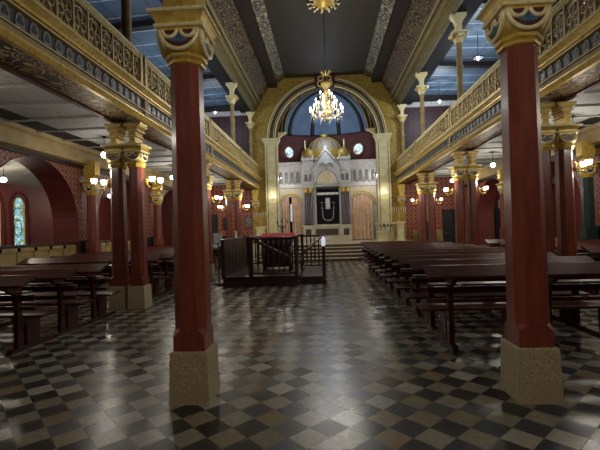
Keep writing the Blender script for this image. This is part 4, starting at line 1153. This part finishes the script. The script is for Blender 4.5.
# ================================================================== WALL THINGS
def picture(x, y, z, w, h, lab, mat='picture', fm='black'):
    p = empty('framed_picture', (x, y, z), lab, 'picture', 'framed pictures on the left end wall')
    f = MB(); t_ = .03
    f.box(-w,w,-.03,0,-h,-h+t_); f.box(-w,w,-.03,0,h-t_,h); f.box(-w,-w+t_,-.03,0,-h,h); f.box(w-t_,w,-.03,0,-h,h); f.build('frame', fm, p)
    MB().box(-w+t_, w-t_, -.015, 0, -h+t_, h-t_).build('print', mat, p)
picture(-4.27, 22.29, 1.98, .2, .3, 'large grey framed picture near the arch on the left end wall')
picture(-4.95, 22.24, 1.95, .06, .3, 'narrow dark framed picture beside the farthest left columns', 'dado')
picture(-5.6, 22.24, 1.95, .12, .34, 'dark framed picture left of the farthest left columns', 'dado')
o = MB().box(X(1,5.45), X(1,5.65), 22.26, 22.3, 2.05, 2.55).build('wall_plaque', 'beige'); tag(o, 'pale upright plaque on the right end wall between the columns', 'plaque')
# black covered chair by the right end wall
bc = MB(); pts = []
for z, w, d in ((0,.36,.3),(.5,.35,.3),(1.0,.33,.26),(1.4,.3,.2),(1.6,.22,.15),(1.7,.08,.08)):
    pts.append([(w*math.cos(2*PI*i/20)*(1+.05*math.sin(i*2.3)), d*math.sin(2*PI*i/20)*(1+.05*math.sin(i*3.1)), z) for i in range(20)])
o = bc.loft(pts, True, True).build('covered_chair', 'fabric_black', None, (5.35, 21.6, 0)); tag(o, 'black cloth-covered tall chair against the right end wall', 'chair')
# vent grilles in the aisle ceilings
vg = empty('ceiling_vent')
MB().box(-.22, .22, -.4, .4, -.02, 0).build('backing', 'black', vg)
f = MB()
for i in range(8): f.box(-.2+.055*i, -.175+.055*i, -.38, .38, -.035, -.02)
f.build('slat', 'darkbeam', vg); tag(vg, '', 'vent', 'dark grilles in the aisle ceilings')
first = True
for s in (-1, 1):
    y = BACK+.5+.475+.95*8; i = 0
    while y < 20 and i < 9:
        place(vg, (X(s,6.8), y, 4.1), 'dark slatted grille in the %s aisle ceiling, %s one along the wall' % ('left' if s < 0 else 'right', ['first','second','third','fourth','fifth','sixth','seventh','eighth','ninth'][i]), first=first); first = False
        y += .95; i += 1

# ================================================================== LIGHT FROM THE REST OF THE ROOM
# pendants under the rear gallery, behind the camera
for i, (x, y) in enumerate(((-.9, -1.0), (2.2, -1.0), (.5, 1.2))):
    place(pd, (x, y, 3.98), 'pendant globe under the rear gallery, behind the viewer, %s' % ['left','right','middle'][i])
    light('rear_light', (x, y, 3.4), 38, (1,.94,.85), .1)
# daylight windows of the rear wall and the gallery
for s in (-1, 1):
    for yb in (10.4, 15.2, 19.9):
        w = MB().box(X(s,7.54), X(s,7.5), yb-.5, yb+.5, 5.6, 7.0).build('window_%d' % wi, 'day'); w['kind'] = 'structure'; wi += 1
        f = MB(); 
        for yy in (yb-.5, yb, yb+.5): f.box(X(s,7.5), X(s,7.46), yy-.03, yy+.03, 5.6, 7.0)
        for zz in (5.6, 6.3, 7.0): f.box(X(s,7.5), X(s,7.46), yb-.5, yb+.5, zz-.03, zz+.03)
        f.build('window_frame', 'darkbeam', w)
light('apse_fill', (ACX, 23.5, 7.0), 90, (.75,.85,1), .3)  # added point lamp, unseen inside the apse, brightens the ark and vault
for e in (-1, 1):  # unseen lamps added behind the arch jambs to brighten the ark
    o = MB().lathe([(.05,0),(.07,.05),(.07,.2),(.03,.24)], (0,0,0), 10).build('fill_lamp', 'black', None, (ACX+e*2.75, 22.98, 4.5)); o.rotation_euler = (-PI/2.2, 0, 0); tag(o, 'small black fill lamp added unseen behind the %s arch pilaster' % ('left' if e < 0 else 'right'), 'fill_lamp')
    light('ark_fill', (ACX+e*2.6, 23.35, 4.5), 34, (1,.95,.88), .1)

d = MB().box(9.2, 9.95, 22.2, 22.3, 0, 2.3).build('door_7', 'dado'); d['kind'] = 'structure'
p = MB(); p.box(9.27, 9.54, 22.17, 22.2, .2, 2.2); p.build('door_panel', 'black', d); p = MB(); p.box(9.6, 9.88, 22.17, 22.2, .2, 2.2); p.build('door_panel', 'black', d)
o = MB().box(9.3, 9.9, 22.05, 22.3, 2.3, 2.75).build('white_box', 'white'); tag(o, 'white box fixed above the dark door beyond the plain red arch', 'box')
ks = empty('keystone', (ACX, 22.22, 9.66), 'dark red keystone with gilt scrolls at the top of the great arch', 'keystone')
MB().prism([(-.5,-.36),(.5,-.36),(.6,.36),(-.6,.36)], 'y', -.06, .06).build('block', 'lunette', ks)
f = MB()
for e in (-1, 1):
    for cz, r_ in ((-.12,.17),(.16,.13)): f.tube([(e*(.2+r_*.2)+r_*math.cos(2*PI*i/12), -.09, cz+r_*math.sin(2*PI*i/12)) for i in range(12)], .035, 5, True)
f.ball((0,-.1,0), .16); f.ball((0,-.1,.22), .1); f.build('scroll_work', 'gold2', ks)
cs = empty('standing_candelabrum', (-2.2, 20.6, .75), 'black standing candelabrum in front of the left arch pilaster', 'candelabrum')
MB().lathe([(.2,0),(.18,.04),(.03,.08),(.03,.9),(.06,.95),(.02,1.0),(.02,1.35)], n=10).build('stand', 'black', cs)
for e in (-.26, 0, .26):
    MB().tube([(0,0,.85),(e*.6,0,.92),(e,0,1.08),(e,0,1.16)], .02, 6).build('branch', 'black', cs) if e else None
    MB().lathe([(.02,1.14),(.05,1.2),(.03,1.22)], (e,0,0), 8).build('candle_holder', 'black', cs)

# world
w = bpy.data.worlds.new('World'); bpy.context.scene.world = w; w.use_nodes = True
w.node_tree.nodes['Background'].inputs[0].default_value = (.3,.4,.6,1); w.node_tree.nodes['Background'].inputs[1].default_value = .1

# ================================================================== CAMERA
F_ = 400.0; VP = (325, 228.5); RS = .030
def cc(u, v): return Vector(((u-300)/F_, -(v-225)/F_, -1.0))
Fw = cc(*VP).normalized(); G = cc(VP[0]+400, VP[1]-RS*400)
U = G.cross(Fw).normalized()
if U.y < 0: U = -U
R = Fw.cross(U)
mat = Matrix((R, Fw, U)).to_4x4(); mat.translation = (0, 0, EYE)
cam = bpy.data.cameras.new('Camera'); co = bpy.data.objects.new('Camera', cam); col.objects.link(co)
co.matrix_world = mat; cam.sensor_width = 36; cam.lens = 24; cam.clip_start = .05
sc_ = bpy.context.scene; sc_.camera = co
vs_ = sc_.view_settings; vs_.view_transform = 'Standard'; vs_.look = 'None'; vs_.gamma = 1; vs_.exposure = .4; vs_.use_curve_mapping = False
sc_.cycles.use_denoising = True if hasattr(sc_, 'cycles') else None
